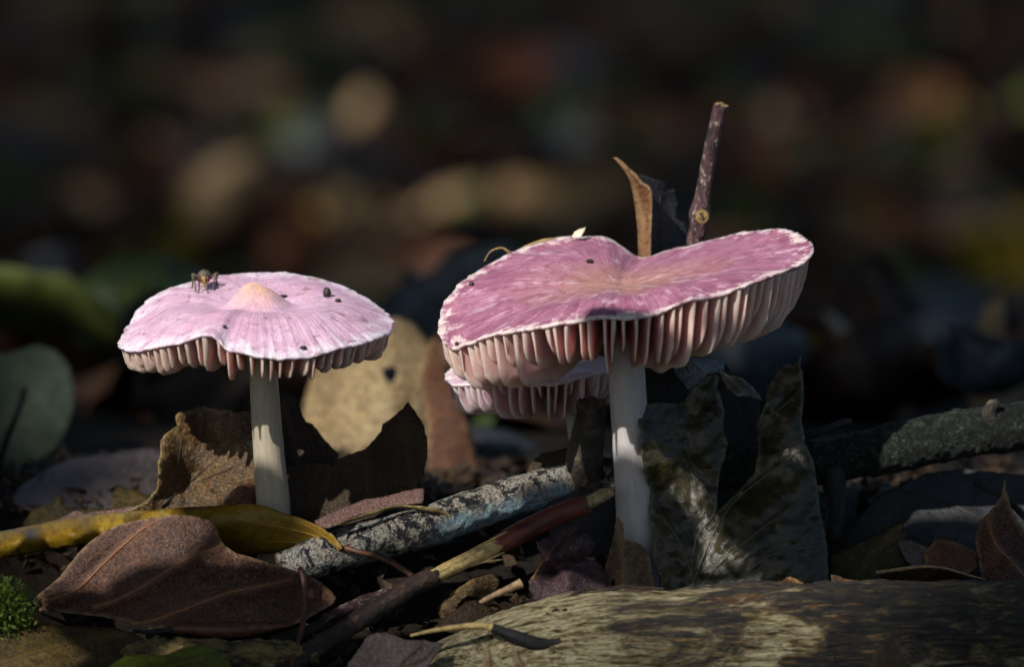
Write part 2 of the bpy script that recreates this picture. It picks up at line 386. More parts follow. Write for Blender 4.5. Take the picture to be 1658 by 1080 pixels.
def log_mat():
    """bare weathered wood: pale straw fibres, dark streaks and patches, denser to the right, red-brown patches"""
    b = NB('weathered_wood'); uv0 = b.attr('crd'); uv = b.scale(uv0, (0.09, 1, 1)); sx = b.n('SeparateXYZ'); b.put(sx.inputs[0], uv0)
    f1 = b.noise(uv, 16, 6, 0.75, 0.5); f2 = b.noise(uv, 46, 4, 0.75, 0.3); n1 = b.noise(b.scale(uv0, (0.4, 1, 1)), 1.3, 5, 0.68, 1.0); n2 = b.noise(b.scale(uv0, (0.35, 1, 1)), 4.5, 6, 0.75, 0.8)
    c = b.ramp(f1, (0.36, (0.03, 0.017, 0.007)), (0.44, (0.30, 0.22, 0.09)), (0.56, (0.78, 0.70, 0.44)))
    c = b.mix(b.ramp(f2, (0.38, 0.95), (0.47, 0.0)), c, (0.018, 0.012, 0.009))
    right = b.ramp(b.math('MULTIPLY', sx.outputs[0], 0.1), (0.25, 0.0), (0.34, 0.03), (0.55, 0.05), (0.68, 0.12))  # more dark patches towards the right end
    dk = b.math('ADD', b.math('ADD', b.math('MULTIPLY', n1, 0.62), b.math('MULTIPLY', f1, 0.30)), b.math('ADD', right, b.math('MULTIPLY', n2, 0.10)))
    c = b.mix(b.ramp(dk, (0.53, 0.0), (0.58, 0.93)), c, b.ramp(n2, (0.4, (0.012, 0.013, 0.02)), (0.6, (0.03, 0.03, 0.035))))
    amber_glint = b.math('MULTIPLY', b.ramp(f1, (0.53, 0.0), (0.62, 0.9)), b.ramp(n2, (0.46, 0.0), (0.56, 1.0)))  # amber glints painted as streaks over the dark patches
    c = b.mix(b.math('MULTIPLY', amber_glint, b.ramp(dk, (0.53, 0.0), (0.58, 1.0))), c, (0.46, 0.29, 0.09))
    c = b.mix(b.ramp(n2, (0.57, 0.0), (0.66, 0.8)), c, b.mix(f1, (0.08, 0.022, 0.008), (0.2, 0.07, 0.02)))
    h = b.math('ADD', f1, b.math('ADD', b.math('MULTIPLY', f2, 0.7), b.math('MULTIPLY', n2, 0.4)))
    b.set(Base_Color=c, Roughness=0.72, Normal=b.bump(h, 1.0, 1.2e-3), Specular_IOR_Level=0.3)
    return b.m

def cap_mat(name, centre, body, body2, rim, streak, patch=0.0, patchcol=(0.8, 0.7, 0.75), stain=0.0, cpos=(0.12, 0.3), mott=0.8, seed=0.0, rimw=0.93):
    b = NB(name); cd = b.attr('cd'); pos = b.attr('crd'); sx = b.n('SeparateXYZ'); b.put(sx.inputs[0], cd)
    rad = sx.outputs[2]
    off = b.n('VectorMath'); off.operation = 'ADD'; b.put(off.inputs[0], pos); off.inputs[1].default_value = (seed, seed * 1.7, 0); pos = off.outputs[0]
    st = b.noise(b.scale(cd, (34, 34, 1.6)), 1.0, 4, 0.6); st2 = b.noise(b.scale(cd, (90, 90, 5)), 1.0, 3, 0.6)
    n1 = b.noise(pos, 0.9, 5, 0.6, 0.5); n2 = b.noise(pos, 5, 5, 0.65); n3 = b.noise(pos, 40, 3, 0.7)
    rw = b.math('ADD', rad, b.math('MULTIPLY', b.math('SUBTRACT', n1, 0.5), 0.5))
    c = b.mix(b.ramp(n1, (0.35, 0.0), (0.65, 1.0)), body, body2)
    c = b.mix(b.math('MULTIPLY', b.ramp(st, (0.42, 0.0), (0.62, 1.0)), b.ramp(rad, (0.25, 0.0), (0.6, streak))), c, tuple(min(1, x * 1.22 + 0.06) for x in body2))
    c = b.mix(b.math('MULTIPLY', b.ramp(st2, (0.5, 0.0), (0.66, 1.0)), b.ramp(rad, (0.35, 0.0), (0.7, streak * 0.8))), c, tuple(x * 0.62 for x in body))
    c = b.mix(b.ramp(rw, (cpos[0], 1.0), (cpos[1], 0.0)), c, centre)
    c = b.mix(b.ramp(b.math('ADD', rad, b.math('MULTIPLY', b.math('SUBTRACT', n2, 0.5), 0.5)), (rimw, 0.0), (1.0, 1.0)), c, rim)
    if patch:
        pm = b.noise(b.scale(cd, (7, 7, 3.2)), 1.0, 5, 0.68, 0.6)
        c = b.mix(b.math('MULTIPLY', b.ramp(b.math('ADD', b.math('MULTIPLY', pm, 0.75), b.math('MULTIPLY', n2, 0.25)), (0.53, 0.0), (0.63, 1.0)), patch), c, patchcol)
    c = b.mix(b.math('MULTIPLY', b.ramp(n3, (0.42, 1.0), (0.6, 0.0)), mott * 0.35), c, tuple(x * 0.6 for x in body))
    c = b.mix(b.ramp(b.noise(pos, 16, 4, 0.7), (0.54, 0.0), (0.66, 0.35)), c, tuple(min(1, x * 1.2 + 0.08) for x in body2))
    c = b.mix(b.ramp(n2, (0.38, 0.45), (0.52, 0.0)), c, tuple(x * 0.7 for x in body))
    if stain:
        stn = b.math('MULTIPLY', b.ramp(b.noise(b.scale(cd, (5, 5, 9)), 1.0, 4, 0.6, 1.2), (0.585, 0.0), (0.67, stain)), b.ramp(rad, (0.35, 0.0), (0.5, 1.0)))
        c = b.mix(stn, c, (0.22, 0.12, 0.10))
    sp = b.math('MULTIPLY', b.ramp(b.voro(pos, 6.5, 'F1'), (0.045, 1.0), (0.075, 0.0)), b.ramp(n1, (0.45, 0.0), (0.55, 1.0)))
    sp = b.math('MAXIMUM', sp, b.math('MULTIPLY', b.ramp(b.voro(pos, 13, 'F1'), (0.055, 1.0), (0.09, 0.0)), b.ramp(b.noise(pos, 1.8, 2), (0.56, 0.0), (0.64, 1.0))))
    c = b.mix(sp, c, (0.012, 0.008, 0.008))
    h = b.math('ADD', b.math('MULTIPLY', n3, 0.35), b.math('ADD', b.math('MULTIPLY', n2, 0.6), b.math('MULTIPLY', st, b.ramp(rad, (0.3, 0.0), (0.8, 0.9)))))
    nr = b.bump(h, 0.9, 3.2e-4)
    b.set(Base_Color=c, Roughness=0.5, Normal=nr, Specular_IOR_Level=0.4, Subsurface_Weight=0.35, Subsurface_Radius=(1.0, 0.55, 0.5), Subsurface_Scale=0.0012)
    return b.m

def gill_mat(name, face, edge):
    b = NB(name); g = b.attr('g', True); pos = b.attr('crd')
    n = b.noise(pos, 6, 4, 0.6); n2 = b.noise(b.scale(pos, (30, 30, 6)), 1.0, 3, 0.6)
    c = b.mix(b.ramp(g, (0.15, 0.0), (0.95, 1.0)), face, edge)
    c = b.mix(b.math('MULTIPLY', b.ramp(n, (0.4, 0.0), (0.7, 1.0)), 0.3), c, tuple(x * 0.75 for x in face))
    nr = b.bump(b.math('ADD', n, n2), 0.3, 1.5e-4)
    b.set(Base_Color=c, Roughness=0.5, Normal=nr, Specular_IOR_Level=0.35, Subsurface_Weight=0.25, Subsurface_Radius=(1, 0.5, 0.42), Subsurface_Scale=0.0009)
    b.translucent(b.mix(1.0, c, (1.0, 0.86, 0.84), 'MULTIPLY'), 0.42, nr)
    return b.m

def stem_mat(name, col, col2):
    b = NB(name); p = b.attr('crd')
    f = b.noise(b.scale(p, (0.12, 1, 1)), 22, 4, 0.6); n = b.noise(p, 2.5, 4, 0.6)
    c = b.mix(b.ramp(f, (0.35, 0.0), (0.65, 1.0)), col2, col); c = b.mix(b.math('MULTIPLY', n, 0.4), c, col2)
    b.set(Base_Color=c, Roughness=0.42, Specular_IOR_Level=0.45, Normal=b.bump(f, 0.35, 2e-4), Subsurface_Weight=0.5, Subsurface_Radius=(1, 0.85, 0.7), Subsurface_Scale=0.0025)
    return b.m

M = {}
M['capA'] = cap_mat('lilac_cap_skin', (0.74, 0.44, 0.27), (0.60, 0.35, 0.50), (0.72, 0.50, 0.66), (0.76, 0.70, 0.78), 0.08, 0.0, stain=0.7, cpos=(0.02, 0.30), seed=3.0, rimw=0.88)
M['capB'] = cap_mat('rose_cap_skin', (0.42, 0.23, 0.17), (0.27, 0.085, 0.155), (0.40, 0.165, 0.262), (0.80, 0.68, 0.66), 0.6, 0.75, patchcol=(0.66, 0.46, 0.58), cpos=(0.20, 0.62), seed=8.0)
M['capC'] = cap_mat('pale_cap_skin', (0.6, 0.42, 0.4), (0.66, 0.42, 0.54), (0.78, 0.6, 0.68), (0.84, 0.74, 0.76), 0.4, 0.3, seed=14.0)
M['gillA'] = gill_mat('gill_warm', (0.74, 0.48, 0.46), (0.90, 0.76, 0.64))
M['gillB'] = gill_mat('gill_pink', (0.80, 0.44, 0.46), (0.94, 0.80, 0.70))
M['gillC'] = gill_mat('gill_cool', (0.78, 0.52, 0.58), (0.92, 0.84, 0.84))
M['stemA'] = stem_mat('stem_straw', (0.42, 0.37, 0.28), (0.34, 0.29, 0.22))
M['stemB'] = stem_mat('stem_grey', (0.46, 0.43, 0.42), (0.38, 0.355, 0.35))

# ------------------------------------------------------------------ ground, added shade beech, background litter
def gz(x, y):
    x = np.asarray(x, float); y = np.asarray(y, float)
    z = -0.020 * (1 - sstep(-0.022, 0.045, y)) - 0.018 * (1 - sstep(-0.075, -0.03, y)) - 0.03 * (1 - sstep(-0.5, -0.08, y))
    z = z - 0.12 * sstep(0.08, 1.0, y)
    q = np.stack([x, y, np.zeros_like(x)], -1)
    return z + 0.0035 * vnoise(q, 22, 2, 1) + 0.012 * vnoise(q, 3.1, 2, 2) * sstep(0.10, 0.6, np.hypot(x, y)) + 0.10 * vnoise(q, 0.35, 2, 3) * sstep(1.5, 6, np.hypot(x, y))
def soil():
    b = NB('forest_soil'); tc = b.n('TexCoord').outputs['Object']
    n1 = b.noise(tc, 40, 6, 0.7); n2 = b.noise(tc, 260, 5, 0.75)
    c = b.ramp(n1, (0.35, (0.006, 0.0045, 0.003)), (0.6, (0.018, 0.012, 0.007)), (0.75, (0.035, 0.022, 0.012)))
    c = b.mix(b.ramp(n2, (0.55, 0.0), (0.68, 0.7)), c, (0.05, 0.03, 0.016))
    b.set(Base_Color=c, Roughness=0.9, Normal=b.bump(b.math('ADD', n1, n2), 1.0, 2e-3), Specular_IOR_Level=0.2)
    return b.m
t = np.linspace(-1, 1, 190); wx = 0.62 * np.sinh(t * 6.0) / np.sinh(1.0) * 0.5
gx, gy = np.meshgrid(wx, wx + 0.15); gzz = gz(gx, gy)
n = len(t); idx = np.arange(n * n).reshape(n, n)
Fg = np.stack([idx[:-1, :-1], idx[:-1, 1:], idx[1:, 1:], idx[1:, :-1]], -1).reshape(-1, 4)
fl = mesh_obj('forest_floor', np.stack([gx, gy, gzz], -1).reshape(-1, 3), Fg, soil()); fl['kind'] = 'structure'

def simple_leafmat(name, c1, c2, rough=0.6, trans=0.2):
    b = NB(name); tc = b.attr('luv'); oi = b.n('ObjectInfo').outputs['Random']
    n = b.noise(tc, 1.4, 4, 0.6)
    c = b.mix(b.ramp(n, (0.35, 0.0), (0.68, 1.0)), c1, c2)
    c = b.mix(b.math('MULTIPLY', b.attr('vein', True), 0.5), c, tuple(x * 1.5 for x in c2))
    hv = b.n('HueSaturation'); b.put(hv.inputs['Color'], c); b.put(hv.inputs['Value'], b.math('ADD', b.math('MULTIPLY', oi, 0.9), 0.85))
    b.set(Base_Color=hv.outputs[0], Roughness=rough, Specular_IOR_Level=0.4, Normal=b.bump(n, 0.4, 5e-4))
    b.translucent(hv.outputs[0], trans)
    return b.m
BG = [('brown', simple_leafmat('litter_brown', (0.035, 0.016, 0.008), (0.11, 0.05, 0.022))),
      ('rusty red-brown', simple_leafmat('litter_rust', (0.05, 0.016, 0.006), (0.17, 0.055, 0.02))),
      ('tan', simple_leafmat('litter_tan', (0.13, 0.085, 0.04), (0.32, 0.21, 0.11))),
      ('grey-blue', simple_leafmat('litter_grey', (0.025, 0.032, 0.042), (0.065, 0.08, 0.10), 0.45)),
      ('olive green', simple_leafmat('litter_olive', (0.03, 0.04, 0.008), (0.10, 0.12, 0.02))),
      ('yellow', simple_leafmat('litter_yellow', (0.22, 0.15, 0.015), (0.40, 0.29, 0.03))),
      ('bright green', simple_leafmat('litter_green', (0.02, 0.035, 0.010), (0.05, 0.085, 0.022))),
      ('dark chocolate-brown', simple_leafmat('litter_dark', (0.012, 0.008, 0.006), (0.045, 0.026, 0.016)))]
BGW = np.array([0.26, 0.15, 0.17, 0.09, 0.10, 0.03, 0.02, 0.18])
def leaf_grid(L, W, bend, cup, wav, seed, nu=11, nv=7):
    u = np.linspace(0, 1, nu)[:, None]; v = np.linspace(-1, 1, nv)[None]
    wd = W * np.sin(np.pi * u ** 0.85) ** 0.75 * (1 - 0.15 * u) + 0.0006
    x = (u - 0.5) * L + 0 * v; y = wd * v
    z = bend * ((u - 0.5) * 2) ** 2 * L + cup * v ** 2 * W + wav * np.sin(u * 26 + v * 2.2) * np.abs(v) * W
    z = z + 0.006 * vnoise(np.stack([x * 40, y * 40, 0 * x], -1), 1, 2, seed)
    P = np.stack([x, y, z], -1)
    idx = np.arange(nu * nv).reshape(nu, nv)
    F = np.stack([idx[:-1, :-1], idx[1:, :-1], idx[1:, 1:], idx[:-1, 1:]], -1).reshape(-1, 4)
    vein = np.maximum(np.exp(-(v / 0.12) ** 2) + 0 * u, 0)
    return P.reshape(-1, 3), F, vein.ravel()
SHAPES = [leaf_grid(0.068, 0.021, -0.10, 0.30, 0.05, 1), leaf_grid(0.075, 0.024, 0.14, -0.35, 0.05, 2), leaf_grid(0.060, 0.020, 0.22, 0.55, 0.07, 3),
          leaf_grid(0.082, 0.026, -0.18, -0.2, 0.06, 4), leaf_grid(0.055, 0.019, 0.05, 0.9, 0.05, 5)]
PROTO = {}
def bgleaf(ci, si, loc, rot, scl, label, group, name='fallen_leaf'):
    if (ci, si) not in PROTO:
        P, F, v = SHAPES[si]
        o = mesh_obj(name, P, F, BG[ci][1], attrs={'luv': np.c_[P[:, :2] * 100, np.full(len(P), si)], 'vein': v})
        md = o.modifiers.new('thickness', 'SOLIDIFY'); md.thickness = 0.0003
        PROTO[(ci, si)] = o
    else:
        o = PROTO[(ci, si)].copy(); COL.objects.link(o)
    o.location = loc; o.rotation_euler = rot; o.scale = (scl,) * 3
    tag(o, label, 'leaf', group); return o
GLAB = ['out-of-focus {} fallen leaf lying on the woodland floor behind the mushrooms']
cnt = 0
for k in range(4000):
    if cnt >= 264: break
    Y = 0.18 + 1.9 * rng.random() ** 1.1
    X = (0.9 + Y) * 0.115 * rng.uniform(-1, 1)
    ci = int(rng.choice(8, p=BGW)); si = int(rng.integers(5)); sc_l = rng.uniform(0.55, 0.95)
    if Y < 0.22: sc_l *= 0.7
    lift = 0.004 + 0.016 * rng.random() ** 2 * min(1, Y / 0.25)
    tilt = 0.35 + 0.5 * rng.random() * (rng.random() < 0.4)
    bgleaf(ci, si, (X, Y, float(gz(X, Y)) + lift), (rng.normal(0, tilt), rng.normal(0, tilt), rng.uniform(0, 6.28)), sc_l,
           GLAB[0].format(BG[ci][0]), BG[ci][0] + ' leaves of the blurred litter behind')
    cnt += 1
# larger pale or coloured leaves that catch sun flecks
SPOTS = []
for (px, py, ci, si, s_) in ((75, 275, 5, 1, 1.0), (150, 340, 2, 0, 1.2), (330, 335, 2, 3, 1.3), (470, 330, 1, 1, 1.0), (600, 425, 2, 0, 1.0), (760, 325, 2, 3, 1.2), (690, 410, 1, 0, 1.0), (925, 225, 3, 0, 0.9),
        (1210, 255, 1, 3, 1.3), (525, 195, 4, 1, 1.3), (650, 50, 4, 0, 1.7), (1410, 85, 4, 3, 1.8), (1330, 505, 5, 0, 0.9), (1540, 590, 1, 3, 0.8), (1370, 270, 4, 0, 1.2), (1030, 200, 0, 1, 1.3), (330, 170, 0, 0, 1.5), (1150, 90, 0, 3, 1.6), (860, 130, 1, 0, 1.6), (1560, 480, 3, 1, 0.9), (1450, 380, 1, 0, 1.1)):
    d = VIEW * DIST + Vector((1, 0, 0)) * ((px - 829) * PX) + UP * ((540 - py) * PX); g = CAM + d * ((-0.09 - CAM.z) / d.z)
    bgleaf(ci, si, (g.x, g.y, float(gz(g.x, g.y)) + 0.022), (0.75, 0.12 * math.sin(px), 0.5 * math.sin(py * 1.7)), s_ * (0.8 if py > 300 else 1.0), GLAB[0].format(BG[ci][0]), BG[ci][0] + ' leaves of the blurred litter behind')
    SPOTS.append((g.x, g.y, g.z + 0.02))
# the rest of the litter, far off and to both sides: nobody could count it
LV, LF, LM, LA, LN = [], [], [], [], []; off = 0
for k in range(5200):
    if k < 3600:
        Y = 1.6 + 6.0 * rng.random() ** 1.3; X = (0.9 + Y) * 0.20 * rng.uniform(-1, 1)
    else:
        Y = rng.uniform(-0.5, 1.4); X = rng.choice([-1, 1]) * ((0.9 + Y) * 0.12 + 0.03 + 0.5 * rng.random())
    si = int(rng.integers(5)); P, F, v = SHAPES[si]
    from mathutils import Euler
    R = np.array(Euler((rng.normal(0, 0.4), rng.normal(0, 0.4), rng.uniform(0, 6.28))).to_matrix())
    LV.append(P * rng.uniform(0.7, 1.3) @ R.T + np.array([X, Y, float(gz(X, Y)) + 0.004 + 0.02 * rng.random() ** 2]))
    LF.append(F + off); LA.append(np.c_[P[:, :2] * 100, np.full(len(P), k)]); LN.append(v); off += len(P)
    LM += [int(rng.choice(8, p=BGW))] * len(F)
lit = mesh_obj('leaf_litter', np.vstack(LV), np.vstack(LF), None, attrs={'luv': np.vstack(LA), 'vein': np.concatenate(LN)})
for _, m in BG: lit.data.materials.append(m)
lit.data.polygons.foreach_set('material_index', np.array(LM, np.int32)); lit.data.update()
tag(lit, 'blurred carpet of brown and green fallen leaves far across the woodland floor', 'leaf litter', kind='stuff')

# unseen beech added for shade; gaps cut in its crown make the sun patches
M['trunk'] = plain_mat('beech_bark', (0.16, 0.16, 0.14), (0.07, 0.075, 0.06), 0.05, 0.8)
bw = NB('beech_leaf'); bw.set(Base_Color=(0.05, 0.09, 0.02, 1), Roughness=0.5); bw.translucent((0.10, 0.16, 0.02), 0.35)
tree = thing('shade_beech', 'unseen grey-barked beech added to shade the woodland floor, gaps cut in its crown for sun patches', 'tree', (-1.9, 1.6, 0))
def limb(name, pts, r0, r1, parent, mat, nseg=12):
    S = spline(np.c_[np.array(pts, float), np.linspace(r0, r1, len(pts))], 26); c = S[:, :3]; r = S[:, 3]
    T = np.gradient(c, axis=0); T /= np.linalg.norm(T, axis=1)[:, None]
    ref = np.array([0.3, 0.9, 0.1]); N = ref - (T @ ref)[:, None] * T; N /= np.linalg.norm(N, axis=1)[:, None]; B = np.cross(T, N)
    a = np.linspace(0, 2 * np.pi, nseg, endpoint=False)
    V = c[:, None] + r[:, None, None] * (N[:, None] * np.cos(a)[None, :, None] + B[:, None] * np.sin(a)[None, :, None])
    V = V + 0.05 * r[:, None, None] * vnoise(V * 6, 1, 2)[..., None]
    i = np.arange(26 * nseg).reshape(26, nseg); F = np.stack([i[:-1], np.roll(i[:-1], -1, 1), np.roll(i[1:], -1, 1), i[1:]], -1).reshape(-1, 4)
    return mesh_obj(name, V.reshape(-1, 3), F, mat, parent, attrs={'crd': V.reshape(-1, 3) * 100})
limb('trunk', [(-1.9, 1.6, -0.15), (-1.93, 1.62, 0.6), (-1.86, 1.55, 1.8), (-1.9, 1.4, 3.2), (-1.8, 1.3, 4.6)], 0.24, 0.10, tree, M['trunk'], 20)
for q in ((( -1.88, 1.55, 1.7), (-1.2, 0.6, 2.3), (-0.4, -0.2, 2.7), (0.5, -0.8, 2.9)), ((-1.88, 1.5, 2.1), (-1.6, 0.3, 2.6), (-1.9, -1.0, 2.9), (-2.3, -2.2, 3.0)),
          ((-1.87, 1.5, 2.3), (-0.9, 1.9, 2.8), (0.3, 2.1, 3.0), (1.6, 2.0, 3.1)), ((-1.88, 1.45, 2.6), (-2.8, 1.9, 3.0), (-3.6, 2.6, 3.2)), ((-1.88, 1.5, 2.4), (-1.5, 2.6, 2.9), (-0.9, 3.6, 3.1))):
    limb('limb', q, 0.075, 0.02, tree, M['trunk'])
NL = 46000
cc = np.c_[rng.uniform(-3.5, 0.9, NL), rng.uniform(-3.5, 3.8, NL), rng.uniform(1.5, 2.9, NL)]
S3 = np.array(SUN)
def on_plane(c, Y):
    k = (c[:, 1] - Y) / S3[1]; return c - S3 * k[:, None]
keep = np.ones(NL, bool)
GAPS = [(-0.041, 0.0, 0.062, 0.040, 0.028, 0.035), (0.020, 0.0, 0.071, 0.056, 0.032, 0.036), (0.018, -0.027, -0.006, 0.032, 0.004, 0.038), (-0.0815, -0.019, -0.009, 0.006, 0.004, 0.03), (-0.046, -0.014, 0.004, 0.016, 0.003, 0.022), (-0.004, 0.002, 0.013, 0.012, 0.003, 0.03)]            # x, y, z, half width, half height of each sun patch
for (px, py, Y, r_) in ((610, 600, 12, 0.022), (470, 640, 9, 0.012), (820, 690, 22, 0.02), (330, 610, 30, 0.02), (1500, 590, 45, 0.03), (1300, 505, 70, 0.03), (80, 270, 150, 0.04), (620, 30, 230, 0.08), (1400, 70, 230, 0.06), (560, 190, 170, 0.05), (760, 330, 120, 0.04), (330, 340, 120, 0.04)):
    g = at(px, py, Y); GAPS.append((g.x, g.y, g.z, r_, r_, 0.03))
GAPS += [(x, y, z, 0.016, 0.010, 0.026) for (x, y, z) in SPOTS]
for (x, y, z, a, b_, m_) in GAPS:
    q = on_plane(cc, y)
    keep &= ((q[:, 0] - x) / (a + m_)) ** 2 + ((q[:, 2] - z) / (b_ + m_)) ** 2 > 1
cc = cc[keep]; NL = len(cc)
e1 = rng.normal(size=(NL, 3)); e1 /= np.linalg.norm(e1, axis=1)[:, None]; e2 = np.cross(e1, rng.normal(size=(NL, 3))); e2 /= np.linalg.norm(e2, axis=1)[:, None]
la = rng.uniform(0.045, 0.06, NL)[:, None]; lb = la * 0.62
VV = np.stack([cc - e1 * la, cc - e2 * lb + e1 * la * 0.1, cc + e1 * la, cc + e2 * lb + e1 * la * 0.1], 1).reshape(-1, 3)
mesh_obj('crown', VV, np.arange(NL * 4).reshape(-1, 4), bw.m, tree, smooth=False)

# ------------------------------------------------------------------ mushrooms
NT = 288
def mushroom(label, back, front, C, Y0, RY, p, dome, tc, te, D, ngill, capm, gillm, stemm, stem, seed, jag=0.15, rs=0.12, serr=0.016, texp=0.8):
    """back / front: the rim of the cap in photo pixels; C: its centre; RY: half depth in cm. Returns the finished thing and its skin points"""
    bk = np.array(back, float); fr = np.array(front, float)
    x0 = min(bk[:, 0].min(), fr[:, 0].min()); x1 = max(bk[:, 0].max(), fr[:, 0].max()); cx, R = (x0 + x1) / 2, (x1 - x0) / 2
    tb = np.arccos(np.clip((bk[:, 0] - cx) / R, -1, 1)); tf = 2 * np.pi - np.arccos(np.clip((fr[:, 0] - cx) / R, -1, 1))
    tt = np.r_[tb, tf]; yy = np.r_[bk[:, 1], fr[:, 1]]; o = np.argsort(tt); tt, yy = tt[o], yy[o]
    th = np.linspace(0, 2 * np.pi, NT, endpoint=False)
    py = np.interp(th, np.r_[tt - 2 * np.pi, tt, tt + 2 * np.pi], np.r_[yy, yy, yy])
    ker = np.array([1, 2, 3, 2, 1]) / 9.0
    py = np.convolve(np.r_[py[-2:], py, py[:2]], ker, 'valid')
    ci = np.c_[np.cos(th), np.sin(th), np.full(NT, seed)]
    ser = 1 + serr * vnoise(ci, 26, 2, seed) + serr * 1.2 * vnoise(ci, 6, 2, seed + 1)
    Mg = atn(cx + R * np.cos(th) * ser, py + 2.0 * vnoise(ci, 30, 2, seed + 2), Y0 + RY * np.sin(th) * ser)
    Cw = np.array(at(*C, Y0))
    rr = np.linspace(0, 1, 54) ** 0.85
    def top(r, t):
        r = np.asarray(r, float); i = (np.asarray(t) / (2 * np.pi) * NT) % NT; i0 = np.floor(i).astype(int); f = (i - i0)[..., None]
        m = Mg[i0 % NT] * (1 - f) + Mg[(i0 + 1) % NT] * f
        P = Cw + (m - Cw) * r[..., None]
        P[..., 2] = Cw[2] + (m[..., 2] - Cw[2]) * r ** p + dome(r, t)
        q = np.stack([r * np.cos(t), r * np.sin(t), 0 * r + seed], -1)
        P[..., 2] += 0.00035 * vnoise(q, 5, 3, seed) + 0.00006 * vnoise(np.stack([np.cos(t) * 30, np.sin(t) * 30, r * 2], -1), 1, 2, seed) * sstep(0.4, 0.9, r)
        return P
    def thick(r): return te + (tc - te) * np.maximum(1 - r, 0) ** texp
    Rg, Tg = np.meshgrid(rr, th, indexing='ij')
    TP = top(Rg, Tg); UP_ = TP.copy(); UP_[..., 2] -= thick(Rg); UP_[-1] = Cw + (UP_[-1] - Cw) * 0.992
    nr = len(rr); i = np.arange(nr * NT).reshape(nr, NT)
    F = np.stack([i[:-1], i[1:], np.roll(i[1:], -1, 1), np.roll(i[:-1], -1, 1)], -1).reshape(-1, 4)
    F2 = F[:, ::-1] + nr * NT; e = i[-1]; Fe = np.stack([e, e + nr * NT, np.roll(e, -1) + nr * NT, np.roll(e, -1)], -1)
    V = np.vstack([TP.reshape(-1, 3), UP_.reshape(-1, 3)])
    cd = np.stack([np.cos(Tg), np.sin(Tg), Rg], -1).reshape(-1, 3)
    base = np.array(at(*stem[-1][:3]))
    root = thing('mushroom', label, 'mushroom', base)
    cap = mesh_obj('cap', V, np.vstack([F, F2, Fe]), capm, root, attrs={'cd': np.vstack([cd, cd]), 'crd': (V - Cw) * 100})
    # gills: one thin plate each, long and short ones by turns
    g_r = np.random.default_rng(int(seed) + 50)
    for gi in range(ngill):
        t = 2 * np.pi * (gi + g_r.uniform(-0.22, 0.22)) / ngill
        kind = gi % 4
        r0 = rs if kind in (0, 2) else (0.45 if kind == 1 else 0.62) + g_r.uniform(-0.06, 0.06)
        r1 = 0.985
        dm = D(t) * (1 + jag * float(np.clip(g_r.normal(), -1.6, 1.2))) * (1.0 if kind in (0, 2) else 0.85)
        nu, nd = 13, 5
        u = np.linspace(0, 1, nu) ** 0.6; r = r0 + (r1 - r0) * u
        sh = np.clip(1 - (r / r1) ** 13, 0, 1) ** 0.55 * (0.5 + 0.5 * sstep(0.1, 0.55, r))
        if kind in (1, 3): sh = sh * sstep(r0 - 0.02, r0 + 0.22, r)
        dd = dm * sh * (1 + 0.06 * vnoise(np.c_[r * 14, np.full(nu, gi), np.zeros(nu)], 1, 2, seed)) + 0.0001
        P0 = top(r, np.full(nu, t)); P0[:, 2] -= thick(r) * 0.7
        tang = np.array([-math.sin(t), math.cos(t) * RY * 100 * PX / (R * PX), 0]); tang /= np.linalg.norm(tang)
        q = np.linspace(0, 1, nd)
        Pg = P0[:, None] + np.array([0, 0, -1.0])[None, None] * (dd[:, None] * q)[..., None]
        wob = 0.00045 * vnoise(np.stack([r[:, None] * 5 + 0 * q, np.full((nu, nd), gi * 1.7), q[None] * 1.2 + 0 * r[:, None]], -1), 1, 2, seed) + 0.0004 * g_r.uniform(-1, 1) * q[None] ** 2
        ht = 0.00025 * (1 - 0.55 * q) + 0 * r[:, None]
        A = Pg + tang * (wob + ht)[..., None]; Bq = Pg + tang * (wob - ht)[..., None]
        Vg = np.vstack([A.reshape(-1, 3), Bq.reshape(-1, 3)]); ii = np.arange(nu * nd).reshape(nu, nd)
        f1 = np.stack([ii[:-1, :-1], ii[1:, :-1], ii[1:, 1:], ii[:-1, 1:]], -1).reshape(-1, 4); f2 = f1[:, ::-1] + nu * nd
        b = ii[:, -1]; fb = np.stack([b[:-1], b[1:], b[1:] + nu * nd, b[:-1] + nu * nd], -1)
        b = ii[-1, :]; fo = np.stack([b[:-1], b[:-1] + nu * nd, b[1:] + nu * nd, b[1:]], -1)
        b = ii[0, :]; fi = np.stack([b[:-1], b[1:], b[1:] + nu * nd, b[:-1] + nu * nd], -1)
        gv = np.repeat(q[None], nu, 0).ravel()
        gv = np.maximum(gv ** 3, np.repeat((u ** 6)[:, None], nd, 1).ravel())
        mesh_obj('gill', Vg, np.vstack([f1, f2, fb, fo, fi]), gillm, root, attrs={'g': np.r_[gv, gv], 'crd': (Vg - Cw) * 100})
    tube('stem', stem, stemm, root, nseg=32, rough=0.018, freq=3, ridges=10, seed=int(seed), ysc=1.0)
    return root, TP

def gauss(r, s): return np.exp(-(np.asarray(r) / s) ** 2)
def angd(t, t0): return np.abs((np.asarray(t) - t0 + np.pi) % (2 * np.pi) - np.pi)

